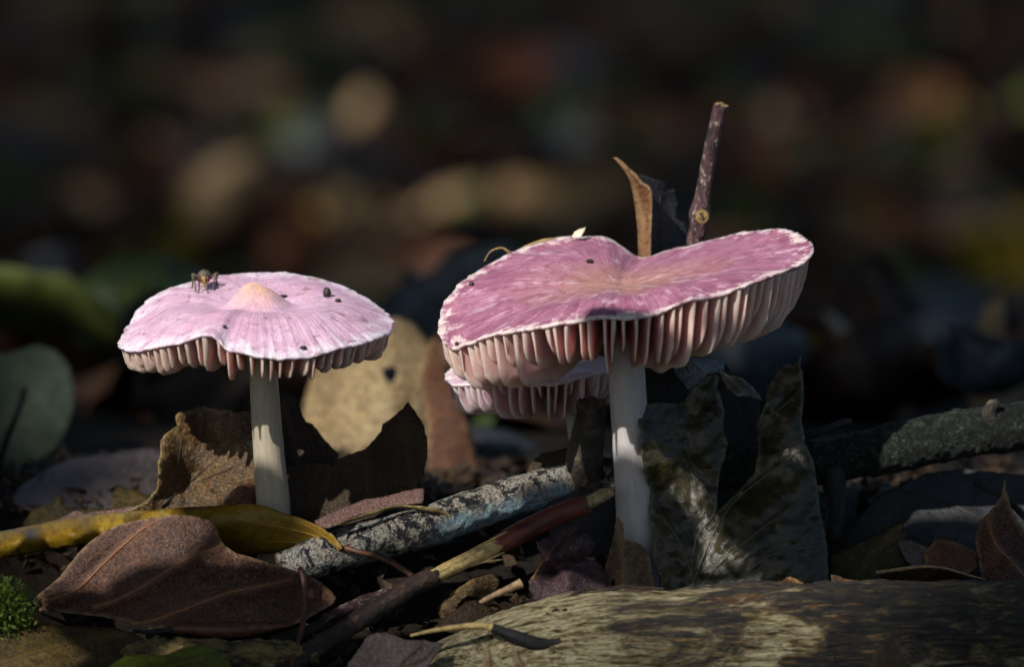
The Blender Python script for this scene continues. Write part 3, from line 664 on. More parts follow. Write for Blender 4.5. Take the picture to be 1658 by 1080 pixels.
# pale lilac mushroom with the fly
backA = C1([(50, 385), (62, 360), (85, 322), (130, 248), (200, 190), (280, 156), (370, 134), (450, 112), (580, 102), (700, 98), (760, 104), (850, 124), (950, 154), (1030, 200), (1100, 245), (1142, 283), (1151, 300)])
frontA = C1([(1149, 312), (1138, 334), (1080, 365), (1000, 387), (920, 410), (850, 425), (780, 440), (700, 447), (650, 437), (600, 430), (540, 415), (490, 415), (462, 395), (446, 362), (428, 350), (380, 352), (330, 370), (280, 385), (230, 388), (160, 405), (100, 412), (60, 400)])
domeA = lambda r, t: 0.0027 * gauss(r, 0.19) - 0.0010 * gauss(r - 0.27, 0.12) + 0.0008 * gauss(r - 0.65, 0.22) + 0.0012 * gauss(angd(t, 3.0), 0.5) * gauss(r - 0.12, 0.12)
mA, skinA = mushroom('pale lilac mushroom with tan umbo and a fly on its flat cap', backA, frontA, (421, 489), 0.0, 1.95, 2.3, domeA, 0.0034, 0.0005,
                     lambda t: 0.0056 + 0.0012 * gauss(angd(t, 4.0), 0.5), 78, M['capA'], M['gillA'], M['stemA'],
                     [(425, 520, 0, 25), (426, 590, 0, 22.5), (430, 660, 0, 24), (437, 760, 0, 26), (443, 830, 0, 27.5), (446, 1010, 0, 29)], 3, 0.10)
# large rose mushroom, wavy and tilted
backB = C2([(53, 490), (60, 455), (75, 412), (100, 352), (160, 290), (230, 243), (330, 184), (400, 156), (500, 126), (600, 108), (700, 107), (760, 120), (820, 150), (852, 186), (890, 196), (950, 180), (1040, 154), (1110, 138), (1200, 114), (1300, 88), (1400, 74), (1480, 76), (1550, 96), (1590, 128), (1600, 155)])
frontB = C2([(1598, 172), (1580, 200), (1520, 238), (1480, 252), (1440, 262), (1400, 282), (1330, 303), (1270, 327), (1220, 350), (1160, 360), (1100, 368), (1040, 388), (990, 420), (930, 437), (850, 447), (760, 440), (690, 442), (620, 458), (540, 472), (460, 482), (380, 495), (300, 506), (240, 520), (170, 552), (110, 578), (85, 560), (62, 520)])
domeB = lambda r, t: 0.0014 * gauss(angd(t, 2.3), 0.65) * gauss(r - 0.6, 0.25) - 0.0010 * gauss(r, 0.22) + 0.0012 * gauss(r - 0.72, 0.16) * gauss(angd(t, 4.9), 0.9) + 0.0006 * gauss(r - 0.6, 0.25) * gauss(angd(t, 0.2), 0.6)
mB, skinB = mushroom('large deep rose mushroom with wavy tilted cap and deep pale gills', backB, frontB, (1000, 455), 0.0, 2.3, 1.5, domeB, 0.0040, 0.0005,
                     lambda t: 0.0088 + 0.0014 * gauss(angd(t, 5.4), 0.6), 96, M['capB'], M['gillB'], M['stemB'],
                     [(1000, 480, 0, 30), (1013, 590, 0, 30), (1018, 660, 0, 30), (1024, 760, 0, 31), (1030, 850, 0, 33), (1034, 1010, 0, 36)], 8, 0.17, serr=0.018)
# small mushroom tucked under the large one
backC = C2([(75, 690), (85, 665), (110, 640), (200, 618), (330, 606), (450, 600), (600, 600), (720, 605), (800, 625), (850, 660)])
frontC = C2([(78, 705), (130, 724), (220, 717), (300, 702), (370, 707), (430, 722), (520, 717), (600, 697), (660, 684), (740, 668), (830, 672)])
mC, skinC = mushroom('small pinkish-white mushroom tucked under the rim of the rose one', backC, frontC, (890, 601), 1.9, 1.35, 2.0, lambda r, t: 0.0006 * gauss(r, 0.4), 0.0024, 0.0004,
                     lambda t: 0.0044 + 0 * t, 60, M['capC'], M['gillC'], M['stemB'], [(905, 615, 1.9, 15), (925, 660, 1.95, 15), (938, 720, 2.0, 16), (944, 800, 2.1, 17), (946, 920, 2.1, 18)], 15, 0.32)
def skin_at(skin, px, py, front=True):
    Q = skin.reshape(-1, 3); x, y = proj(Q); d = np.hypot(x - px, y - py)
    c = np.where(d < d.min() + 2.0)[0]; return Q[c[np.argmin(Q[c, 1])]]

# ------------------------------------------------------------------ branches, twigs and the log
M['lichen'] = lichen_mat(); M['log'] = log_mat()
M['cutwood'] = plain_mat('cut_wood', (0.50, 0.36, 0.12), (0.10, 0.06, 0.02), 14, 0.8, 0.8)
M['rotwood'] = plain_mat('rotten_end', (0.16, 0.11, 0.05), (0.02, 0.014, 0.01), 9, 0.85, 1.0)
M['purplebark'] = bark_mat('plum_bark', (0.075, 0.028, 0.035), (0.02, 0.009, 0.013), (0.55, 0.48, 0.36), 0.8, 7, 0.45, 0.5, 0.9)
M['darkbark'] = bark_mat('dark_bark', (0.045, 0.026, 0.018), (0.010, 0.007, 0.007), (0.22, 0.14, 0.07), 0.5, 5, 0.4, 0.6, 1.0)
M['redbark'] = bark_mat('red_bark', (0.15, 0.035, 0.020), (0.05, 0.012, 0.008), (0.20, 0.07, 0.04), 0.3, 3, 0.4, 0.42, 0.5)
M['blackbark'] = bark_mat('black_bark', (0.012, 0.010, 0.011), (0.004, 0.004, 0.005), (0.05, 0.045, 0.04), 0.4, 6, 0.5, 0.5, 0.8)
M['stubbark'] = bark_mat('stub_bark', (0.05, 0.04, 0.028), (0.012, 0.010, 0.009), (0.16, 0.13, 0.07), 0.7, 4, 0.8, 0.65, 1.0)
M['mossbark'] = bark_mat('crust_bark', (0.22, 0.15, 0.05), (0.015, 0.011, 0.008), (0.55, 0.46, 0.18), 0.9, 5, 0.5, 0.8, 1.0)
M['fibre'] = plain_mat('bare_fibre', (0.55, 0.42, 0.17), (0.26, 0.17, 0.06), 10, 0.7, 0.8)
M['palewood'] = plain_mat('pale_wood', (0.42, 0.31, 0.15), (0.16, 0.10, 0.05), 12, 0.7, 1.0)
M['petiole'] = plain_mat('leaf_stalk', (0.12, 0.040, 0.016), (0.03, 0.011, 0.006), 9, 0.5, 0.4)
M['palestalk'] = plain_mat('dry_stalk', (0.36, 0.25, 0.13), (0.16, 0.09, 0.045), 8, 0.6, 0.7)
M['pinkflake'] = leaf_mat('pink_flake', (0.12, 0.06, 0.05), (0.22, 0.12, 0.11), (0.3, 0.19, 0.17), (0.3, 0.2, 0.16), 0.6, trans=0.05)

br = thing('fallen_branch', 'long lichen-crusted branch lying behind the stems with an upright broken stub', 'branch', at(480, 912, -0.9))
tube('branch_wood', C4([(-20, 730, -1.1), (60, 700, -1.0), (150, 668, -0.9), (270, 632, -0.7), (400, 600, -0.4), (520, 565, -0.1), (640, 520, 0.1), (760, 482, 0.3), (900, 436, 0.6), (1020, 402, 0.8), (1110, 386, 1.0), (1200, 380, 1.1)]) and
     [p + (r,) for p, r in zip(C4([(-20, 722, -1.1), (60, 700, -1.0), (150, 670, -0.9), (270, 634, -0.7), (400, 602, -0.4), (520, 568, -0.1), (640, 524, 0.1), (760, 486, 0.3), (900, 440, 0.6), (1020, 404, 0.8), (1110, 386, 1.0), (1200, 380, 1.1)])
      + C5([(250, 395, 1.4), (400, 400, 1.6), (600, 400, 1.8), (760, 388, 1.9), (900, 362, 2.0), (1000, 342, 2.05), (1150, 308, 2.1), (1300, 284, 2.2), (1420, 268, 2.3), (1560, 250, 2.4)]),
      [26, 31, 34, 35, 34, 33, 33, 33, 31, 30, 32, 30, 32, 36, 37, 37, 39, 40, 41, 42, 42, 41])],
     M['lichen'], br, nseg=72, step=2.6, rough=0.10, freq=3.2, seed=4, endmat=M['rotwood'])
tube('stub', [p + (r,) for p, r in zip(C4([(1095, 420, 0.9), (1092, 370, 0.75), (1098, 300, 0.6), (1112, 225, 0.5), (1118, 160, 0.42), (1120, 122, 0.36)]), [33, 30, 28, 28, 25, 24])],
     M['stubbark'], br, nseg=30, step=3, rough=0.10, freq=4, ragged=(0, 0.25), endmat=M['rotwood'], seed=9)
tube('broken_snag', [p + (r,) for p, r in zip(C5([(760, 400, 1.7), (772, 470, 1.5), (776, 540, 1.4), (772, 600, 1.35), (765, 660, 1.3)]), [19, 17, 15, 15, 9])], M['blackbark'], br, nseg=18, rough=0.16, ragged=(0, 0.6), seed=12)
tube('knob', [p + (r,) for p, r in zip(C5([(1290, 240, 2.0), (1300, 205, 1.9), (1322, 188, 1.85)]), [14, 11, 6])], M['stubbark'], br, nseg=12, rough=0.2, seed=13)

lg = thing('weathered_log', 'thick barkless weathered log with straw-pale fibres and dark patches', 'log', at(1100, 1160, -3.0))
tube('log_wood', [(676, 1090, -3.1, 24), (700, 1088, -3.1, 40), (740, 1082, -3.1, 56), (802, 1075, -3.05, 76), (850, 1066, -3.05, 84), (904, 1060, -3.0, 92), (1000, 1055, -3.0, 99), (1200, 1053, -3.0, 104), (1330, 1054, -3.0, 108), (1450, 1051, -3.0, 106), (1600, 1050, -3.0, 106), (1760, 1050, -3.0, 107)],
     M['log'], lg, nseg=150, step=2.6, rough=0.040, freq=2.2, ridges=9, ragged=(0.3, 0), endmat=M['rotwood'], seed=21)
for (x, y, r_) in ((900, 992, 7), (915, 990, 5), (885, 996, 4)):
    tube('knot_hole', [(x, y, -3.66, r_), (x + 1, y + 1, -3.60, r_ * 0.7)], M['blackbark'], lg, nseg=10, ns=4, rough=0.3)
for (pp, rw) in (([(985, 957), (1010, 951), (1040, 953), (1075, 954)], 3.2), ([(925, 966), (940, 957), (960, 955), (990, 952)], 2.6), ([(905, 972), (925, 966), (945, 963)], 2.2)):
    tube('splinter', [(x, y, -3.15, rw * (1 - 0.6 * k / 3)) for k, (x, y) in enumerate(pp)], M['darkbark'], lg, nseg=8, rough=0.3, seed=int(rw * 10))

tw = thing('upright_twig', 'straight plum-brown twig with a sawn knot standing up behind the rose cap', 'twig', at(1085, 860, 2.9))
tube('twig_wood', [p + (r,) for p, r in zip(C6([(480, 2500, 2.9), (560, 1500, 2.9), (596, 930, 2.9), (612, 850, 2.88), (622, 770, 2.86), (628, 720, 2.86), (640, 640, 2.86), (655, 540, 2.86), (672, 440, 2.86), (692, 340, 2.86), (715, 240, 2.86), (735, 160, 2.85), (748, 103, 2.83)]),
     [15, 15, 14.2, 14.5, 16.8, 16.5, 13, 12.3, 12.0, 11.8, 11.8, 12, 12.6])], M['purplebark'], tw, nseg=26, step=2.5, rough=0.07, freq=9, ragged=(0, 0.18), endmat=M['cutwood'], seed=31)
tube('knot', [p + (r,) for p, r in zip(C6([(628, 758, 2.86), (634, 756, 2.68), (637, 757, 2.64)]), [15, 13.5, 12])], M['purplebark'], tw, nseg=20, ns=7, rough=0.06, freq=9, endmat=M['cutwood'], seed=33)

dt = thing('broken_twig', 'diagonal broken twig with stripped straw-coloured fibres and red bark', 'twig', at(490, 1075, -3.9))
tube('dark_bark', [p + (r,) for p, r in zip(C4([(-60, 1150, -4.1), (20, 1088, -3.9), (120, 1010, -3.6), (220, 945, -3.3), (330, 875, -3.0), (440, 806, -2.75), (500, 772, -2.6), (548, 752, -2.5)]), [17, 17, 16.5, 16, 16, 15.5, 16, 15])],
     M['darkbark'], dt, nseg=24, step=3, rough=0.10, freq=5, ragged=(0, 0.5), endmat=M['rotwood'], seed=41)
tube('inner_wood', [p + (r,) for p, r in zip(C4([(480, 784, -2.64), (560, 745, -2.5), (680, 685, -2.2), (780, 634, -1.95), (860, 590, -1.7)]), [11, 10.5, 12, 13, 12])], M['fibre'], dt, nseg=18, rough=0.08, ridges=18, seed=42)
tube('red_bark', [p + (r,) for p, r in zip(C4([(775, 640, -1.95), (850, 598, -1.75), (930, 556, -1.5), (1010, 520, -1.25), (1096, 490, -1.0)]), [16, 17.5, 17, 16.5, 15])], M['redbark'], dt, nseg=24, step=3, rough=0.05, freq=3, ragged=(0.5, 0.3), endmat=M['palewood'], seed=43)
tube('split_tip', [p + (r,) for p, r in zip(C4([(1060, 502, -1.1), (1110, 480, -0.95), (1160, 456, -0.82), (1198, 442, -0.75)]), [12, 11.5, 9.5, 6])], M['palewood'], dt, nseg=16, rough=0.16, ridges=14, ragged=(0, 0.7), seed=44)
for k in range(16):
    a = 520 + 40 * rng.random(); b_ = a + 190 + 100 * rng.random(); o = rng.uniform(-24, 22)
    x0, y0 = a, 757 - (a - 530) * 0.5 + o; x1 = min(b_, 815); y1 = 757 - (x1 - 530) * 0.5 + o * 1.25 + rng.uniform(-6, 10)
    Yb = lambda x: -2.55 + (x - 530) / 320 * 0.75
    sq = -0.12 * math.sqrt(max(0.05, 1 - (o / 27) ** 2))
    tube('wood_fibre', [p + (r,) for p, r in zip(C4([(x0, y0, Yb(x0) + sq), ((x0 + x1) / 2, (y0 + y1) / 2 + rng.uniform(-4, 4), Yb((x0 + x1) / 2) + sq * 1.15), (x1, y1, Yb(x1) + sq)]), [2.4, 2.0, 0.9])], M['fibre'], dt, nseg=6, rough=0.15, seed=60 + k)
for (x1, y1) in ((802, 664), (798, 690), (770, 700)):
    tube('wood_fibre', [p + (r,) for p, r in zip(C4([(640, 722, -2.35), (720, 700, -2.2), (x1, y1, -2.05)]), [2.6, 2.2, 1.0])], M['fibre'], dt, nseg=6, rough=0.15, seed=80 + x1)

t2 = tag(tube('wrinkled_twig', [p + (r,) for p, r in zip(C4([(150, 905, -2.9), (200, 880, -2.7), (270, 852, -2.55), (340, 825, -2.45), (400, 796, -2.4)]), [7, 9, 9, 9, 8])], M['purplebark'], None, nseg=18, step=2, rough=0.16, freq=12, ragged=(0.5, 0), endmat=M['rotwood'], seed=51),
         'short wrinkled purple twig lying along the dark bark of the broken twig', 'twig')
tag(tube('black_twig', [p + (r,) for p, r in zip(C4([(-40, 990, -2.9), (80, 952, -2.75), (190, 905, -2.6), (260, 880, -2.5)]), [9, 10, 9, 6])], M['blackbark'], None, nseg=16, rough=0.1, seed=52), 'thin black twig in the shadow under the wrinkled purple twig', 'twig')
tag(tube('dewy_twig', [p + (r,) for p, r in zip(C4([(630, 915, -2.6), (690, 868, -2.5), (745, 830, -2.4), (800, 805, -2.35), (845, 786, -2.3), (866, 776, -2.28)]), [4.5, 4.5, 4.5, 5.5, 7.0, 7.5])], M['palestalk'], None, nseg=14, step=2, rough=0.12, freq=12, endmat=M['palestalk'], seed=53), 'thin brown stalk with a beaded swollen tip pointing up beside the log', 'twig')
ct = thing('curved_twig', 'thin twig lying across the log, amber at one end and black at the other', 'twig', at(760, 1020, -3.9))
tube('amber_end', [p + (r,) for p, r in zip(C4([(460, 968, -3.9), (540, 950, -3.95), (620, 938, -4.0), (690, 932, -4.0), (735, 935, -4.0), (772, 945, -4.0)]), [2.5, 3.5, 4.5, 5, 5.5, 6.5])], M['fibre'], ct, nseg=12, rough=0.14, seed=54)
tube('black_end', [p + (r,) for p, r in zip(C4([(758, 940, -4.0), (800, 955, -4.02), (860, 978, -4.05), (920, 996, -4.05), (970, 998, -4.0), (1010, 990, -3.98)]), [7, 9, 10, 10, 9, 8])], M['blackbark'], ct, nseg=14, rough=0.1, ragged=(0, 0.4), seed=55)
tag(tube('dark_twig', [p + (r,) for p, r in zip(C5([(560, 345, 1.3), (620, 330, 1.1), (680, 306, 1.0), (745, 282, 1.0), (800, 260, 1.0), (826, 258, 1.0)]), [4, 5, 6, 6, 6.5, 5])], M['blackbark'], None, nseg=14, rough=0.08, ragged=(0, 0.5), seed=56), 'bent black twig poking out above the green-black part of the branch', 'twig')
tag(tube('leaf_stalk', C3([(1432, 415, -2.7, 4), (1448, 440, -2.75, 5.5), (1458, 500, -2.9, 5), (1463, 600, -3.1, 4.5), (1448, 700, -3.4, 4.5), (1420, 800, -3.8, 4.5), (1390, 900, -4.2, 5), (1370, 980, -4.5, 5)]), M['petiole'], None, nseg=12, rough=0.08, seed=57), 'bare reddish leaf stalk hanging down beside the veined brown leaf', 'stalk')
tag(tube('leaf_stalk', C5([(1240, 462, 0.8, 4), (1275, 478, 0.7, 5), (1340, 512, 0.5, 5), (1408, 572, 0.2, 6), (1470, 640, 0.0, 6)]), M['blackbark'], None, nseg=12, rough=0.06, seed=58), 'curving black stalk in front of the grey leaf, beside the red-brown pointed leaf', 'stalk')
tag(tube('blurred_twig', [(40, 628, 9, 7), (34, 650, 9, 7), (22, 685, 9, 6), (8, 720, 9.2, 6), (-10, 790, 9.5, 7)], M['blackbark'], None, nseg=12, rough=0.06, seed=59), 'blurred black twig with a knobbed tip standing in the litter behind the moss', 'twig')
tag(tube('bark_piece', C3([(560, 850, -3.4, 14), (680, 838, -3.5, 24), (900, 850, -3.6, 30), (1150, 850, -3.7, 30), (1350, 845, -3.7, 28), (1520, 842, -3.7, 14)]), M['mossbark'], None, nseg=30, step=3, rough=0.16, freq=5, ragged=(0.4, 0.5), seed=61), 'crusty ochre-yellow bark piece under the slim brown bud scale', 'bark')
hk = thing('bud_scale', 'slim glossy brown bud scale lying under the big veined brown leaf', 'bud scale', at(370, 1020, -3.3))
tube('scale_body', C3([(830, 708, -3.2, 7), (900, 708, -3.25, 10), (1000, 712, -3.3, 13), (1120, 713, -3.3, 13.5), (1240, 706, -3.25, 10), (1330, 698, -3.2, 5), (1392, 690, -3.15, 1)]), M['petiole'], hk, nseg=18, rough=0.03, ridges=16, seed=62)
tube('scale_stalk', C3([(640, 718, -3.0, 3), (720, 724, -3.1, 4), (790, 716, -3.15, 5), (850, 708, -3.2, 6)]), M['blackbark'], hk, nseg=10, rough=0.2, seed=63)
for (pts, lab) in (([(792, 1085, -6, 6), (791, 1062, -6, 5), (787, 1046, -6, 2)], 'small blurred grey-brown shoot beside the grey netted leaf before the log'), ([(845, 1090, -6.2, 9), (838, 1070, -6.2, 7), (828, 1047, -6.2, 2)], 'small blurred tan shoot before the log under the black twig end')):
    tag(tube('dry_shoot', [(p[0] + (8 if i == 0 else 0), 1180, -6.1, 6) for i, p in enumerate(pts[:1])] + pts, M['palestalk'], None, nseg=10, rough=0.05), lab, 'shoot')

# ------------------------------------------------------------------ leaves among the mushrooms
V = lambda *a: plain_mat(*a)
M['v_orange'] = plain_mat('vein_orange', (0.30, 0.14, 0.06), (0.15, 0.06, 0.025), 12, 0.5, 0.4)
M['v_dark'] = plain_mat('vein_dark', (0.06, 0.035, 0.02), (0.02, 0.012, 0.008), 12, 0.5, 0.4)
M['v_tan'] = plain_mat('vein_tan', (0.26, 0.19, 0.10), (0.12, 0.08, 0.04), 12, 0.5, 0.4)
M['v_yel'] = plain_mat('vein_yellow', (0.30, 0.17, 0.03), (0.18, 0.09, 0.015), 12, 0.5, 0.3)
M['v_bronze'] = plain_mat('vein_bronze', (0.13, 0.11, 0.055), (0.04, 0.035, 0.018), 16, 0.45, 0.5)
L = {}
L['red'] = leaf_mat('leaf_redbrown', (0.012, 0.004, 0.003), (0.042, 0.013, 0.007), (0.105, 0.036, 0.018), (0.21, 0.09, 0.038), 0.45, 0.35, 0.06, speck=0.5, blotch=0.8, net_w=0.9, n2w=0.6, bumps=0.3, grain=0.3, fleck=0.25, spots=0.9, edgecol=(0.32, 0.22, 0.12))
L['yellow'] = leaf_mat('leaf_yellow', (0.20, 0.105, 0.008), (0.36, 0.22, 0.014), (0.44, 0.30, 0.025), (0.34, 0.2, 0.02), 0.42, 0.5, 0.30, cells=16, bumps=0.2, grain=0.25, fleck=0.15)
L['gold'] = leaf_mat('leaf_goldbrown', (0.045, 0.026, 0.010), (0.16, 0.085, 0.035), (0.34, 0.22, 0.08), (0.08, 0.045, 0.025), 0.4, 0.5, 0.2, cells=9, blotch=1.9, edgecol=(0.4, 0.3, 0.1))
L['dark'] = leaf_mat('leaf_darkbrown', (0.022, 0.013, 0.007), (0.050, 0.028, 0.012), (0.085, 0.05, 0.02), (0.09, 0.05, 0.025), 0.5, 0.4, 0.15, speck=0.25)
L['metal'] = leaf_mat('leaf_bronze', (0.010, 0.009, 0.003), (0.032, 0.028, 0.008), (0.075, 0.060, 0.018), (0.008, 0.008, 0.005), 0.38, 0.5, 0.02, cells=9, bumps=0.22, fleck=0.15, grain=0.3, edgecol=(0.12, 0.13, 0.07), coat=0.08, blotch=1.6)
L['tan'] = leaf_mat('leaf_tan', (0.10, 0.055, 0.03), (0.22, 0.13, 0.07), (0.36, 0.24, 0.13), (0.3, 0.2, 0.1), 0.6, 0.4, 0.15, cells=14, grain=0.9, speck=0.3, edgecol=(0.4, 0.28, 0.16))
L['purple'] = leaf_mat('leaf_purple', (0.035, 0.018, 0.024), (0.11, 0.06, 0.075), (0.2, 0.13, 0.15), (0.16, 0.09, 0.06), 0.6, 0.4, 0.06, cells=15, grain=1.0, speck=0.6)
L['rust'] = leaf_mat('leaf_rust', (0.055, 0.016, 0.007), (0.13, 0.042, 0.016), (0.22, 0.085, 0.03), (0.3, 0.16, 0.08), 0.5, 0.45, 0.12, grain=0.7, edgecol=(0.35, 0.22, 0.1))
L['greydark'] = leaf_mat('leaf_slate', (0.020, 0.022, 0.026), (0.045, 0.046, 0.050), (0.075, 0.076, 0.08), (0.02, 0.02, 0.02), 0.5, 0.4, 0.05)
L['blue'] = leaf_mat('leaf_bluegrey', (0.08, 0.10, 0.14), (0.16, 0.20, 0.26), (0.26, 0.3, 0.36), (0.3, 0.3, 0.3), 0.45, 0.5, 0.1)
L['green'] = leaf_mat('leaf_green', (0.035, 0.05, 0.004), (0.09, 0.12, 0.008), (0.15, 0.18, 0.015), (0.05, 0.06, 0.01), 0.45, 0.5, 0.3, cells=16, bumps=0.3, grain=0.2)
L['olive'] = leaf_mat('leaf_olivebrown', (0.018, 0.014, 0.005), (0.055, 0.038, 0.010), (0.13, 0.08, 0.015), (0.15, 0.1, 0.02), 0.45, 0.5, 0.1, speck=0.2)
L['pale'] = leaf_mat('leaf_palecream', (0.10, 0.06, 0.03), (0.34, 0.23, 0.11), (0.66, 0.52, 0.28), (0.3, 0.2, 0.1), 0.55, 0.4, 0.2, bumps=0.3, blotch=0.9)  # dark blotches put the shadows lying on this leaf into its colour
L['netted'] = leaf_mat('leaf_netted', (0.08, 0.06, 0.06), (0.17, 0.13, 0.12), (0.26, 0.2, 0.18), (0.035, 0.02, 0.015), 0.55, 0.4, 0.08, cells=10, bumps=0.8, grain=0.4)
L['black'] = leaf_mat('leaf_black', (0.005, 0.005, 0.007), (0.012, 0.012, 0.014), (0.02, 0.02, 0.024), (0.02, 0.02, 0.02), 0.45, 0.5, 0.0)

# big veined red-brown leaf, front of the lilac mushroom
o6 = C3([(140, 600), (170, 560), (200, 530), (250, 490), (290, 455), (330, 400), (380, 340), (430, 290), (500, 240), (560, 210), (640, 190), (740, 172), (830, 160), (900, 163), (960, 172), (1010, 190), (1035, 220), (1050, 265), (1075, 305), (1130, 345), (1220, 370), (1300, 395), (1380, 420), (1440, 440), (1500, 460), (1550, 495), (1590, 530), (1612, 560), (1600, 585), (1560, 610), (1480, 655), (1400, 695), (1300, 715), (1100, 725), (900, 715), (700, 700), (500, 650), (300, 630), (150, 620)])
leaf('beech_leaf', 'large red-brown leaf with raised orange veins propped up before the lilac mushroom', o6,
     C3([(140, 610, -2.1), (300, 430, -1.9), (560, 210, -1.75), (830, 160, -1.85), (1010, 190, -1.9), (1075, 305, -2.05), (1300, 395, -2.1), (1600, 570, -2.5), (1400, 690, -2.9), (1000, 700, -3.0), (650, 690, -2.9), (350, 630, -2.4), (700, 420, -2.35), (950, 480, -2.6), (1250, 540, -2.75), (480, 470, -2.05)]), L['red'],
     [C3([(640, 688), (760, 660), (900, 610), (1010, 565), (1110, 530), (1200, 512), (1300, 492), (1400, 468)]), C3([(450, 602), (530, 580), (600, 550), (680, 508), (750, 462), (830, 412), (900, 372), (980, 335), (1062, 315)]), C3([(200, 575), (300, 548), (380, 512), (430, 465), (480, 412), (540, 355), (600, 300), (670, 240), (745, 195)])],
     M['v_orange'], step=4.0, crumple=0.06, vr=2.6, ridge=0.035, quilt=0.05, ragged=0.4)
# yellow leaf folded along its length, with stalk
o5 = C3([(-60, 262), (0, 242), (150, 215), (300, 180), (450, 158), (600, 148), (750, 138), (900, 125), (1050, 118), (1150, 105), (1250, 113), (1350, 148), (1450, 180), (1530, 213), (1590, 250), (1640, 310), (1632, 335), (1560, 338), (1480, 325), (1400, 328), (1330, 340), (1200, 350), (1000, 345), (700, 270), (560, 260), (480, 285), (400, 303), (200, 335), (0, 372), (-60, 385)])
yl = leaf('yellow_leaf', 'long yellow leaf folded lengthwise, lying over the red-brown leaf', o5,
     C3([(-60, 262, 0.4), (150, 215, 0.5), (450, 158, 0.5), (750, 138, 0.3), (900, 125, -0.2), (1050, 118, -1.0), (1250, 113, -1.1), (1450, 180, -1.2), (1640, 320, -1.3), (-60, 285, -1.3), (120, 245, -1.35), (330, 235, -1.25), (580, 197, -1.2), (800, 163, -1.15), (940, 160, -1.15), (-60, 320, -0.9), (180, 285, -0.95), (430, 245, -1.0), (-60, 380, -0.3), (200, 333, -0.35), (480, 280, -0.5), (700, 268, -0.6), (1000, 340, -0.55), (1250, 345, -0.6), (1500, 325, -0.9), (1150, 220, -1.15), (1380, 250, -1.15)]), L['yellow'],
     [C3([(1640, 322), (1560, 282), (1450, 245), (1340, 220), (1240, 205), (1140, 185), (1060, 165)]), C3([(1600, 300), (1500, 230), (1380, 180), (1250, 150), (1150, 140)]), C3([(1600, 318), (1480, 300), (1350, 290), (1240, 285)])], M['v_yel'], step=4.5, crumple=0.03, vr=1.4, ragged=0.4, thick=2.0)
tube('petiole', [p + (r,) for p, r in zip(C4([(222, 648, -1.2), (270, 662, -1.35), (330, 676, -1.6), (385, 698, -1.85), (430, 725, -2.1), (468, 752, -2.3)]), [6, 4.5, 4.5, 5, 5.2, 5])], M['petiole'], yl, nseg=12, rough=0.06, seed=70)
# gold-brown crumpled leaf left of the lilac stem
o1 = C8([(655, 262), (675, 246), (700, 242), (735, 232), (765, 228), (800, 235), (825, 240), (850, 237), (880, 250), (915, 245), (945, 258), (970, 290), (975, 360), (972, 470), (950, 520), (930, 600), (900, 660), (800, 670), (600, 660), (500, 640), (470, 618), (520, 595), (560, 565), (585, 535), (592, 480), (588, 440), (600, 405), (598, 360), (612, 332), (640, 312), (662, 300)])
leaf('crumpled_leaf', 'crumpled gold-brown leaf standing behind the straw-coloured stem', o1,
     C8([(660, 270, 1.6), (765, 230, 1.9), (850, 240, 1.5), (950, 260, 1.3), (970, 400, 0.7), (930, 600, 0.5), (800, 660, 0.6), (560, 650, 0.8), (480, 620, 0.9), (590, 480, 0.5), (600, 360, 0.7), (660, 310, 1.2), (700, 480, 1.25), (800, 350, 1.5), (880, 300, 1.1), (830, 440, 0.8), (740, 560, 0.95), (860, 520, 0.7)]), L['gold'],
     [C8([(600, 600), (680, 530), (740, 480), (800, 430), (870, 370), (940, 315)]), C8([(760, 245), (762, 300), (758, 350)]), C8([(848, 250), (842, 300), (832, 335)]), C8([(760, 500), (830, 470), (900, 440), (960, 425)]), C8([(640, 560), (660, 460), (680, 340)])], M['v_dark'], crumple=0.11, cf=1.7, vr=1.6, step=4, holes=[(406, 718, 7, 6)], quilt=0.03)
leaf('leaf_scrap', 'grainy rust-brown leaf scrap between the gold-brown leaf and the straw stem', C8([(836, 582), (850, 560), (880, 530), (905, 512), (930, 492), (962, 484), (990, 500), (990, 660), (840, 660)]),
     C8([(836, 582, 0.3), (962, 484, 0.7), (990, 650, 0.4), (840, 650, 0.2), (910, 570, 0.25)]), L['rust'], crumple=0.05)
leaf('dark_leaf', 'dark brown leaf edge rising behind the lichen branch beside its upright stub', C4([(860, 420), (882, 384), (895, 345), (940, 302), (985, 296), (1035, 278), (1060, 340), (1050, 420)]), C4([(860, 420, 1.5), (895, 345, 1.9), (940, 302, 2.0), (1035, 278, 2.0), (1050, 420, 1.5)]), L['dark'], step=4, crumple=0.05)
leaf('dark_leaf', 'dark leaf pressed under the lichen branch above the purple leaf', C4([(960, 470), (1060, 440), (1190, 430), (1215, 500), (1220, 640), (1150, 680), (1000, 680), (960, 580)]), C4([(960, 470, 0.5), (1190, 430, 0.6), (1220, 640, 0.3), (1000, 680, 0.1), (1090, 560, 0.2)]), L['black'], step=4, crumple=0.06)  # black sheet added to darken the gap and hide the small stem's lit foot
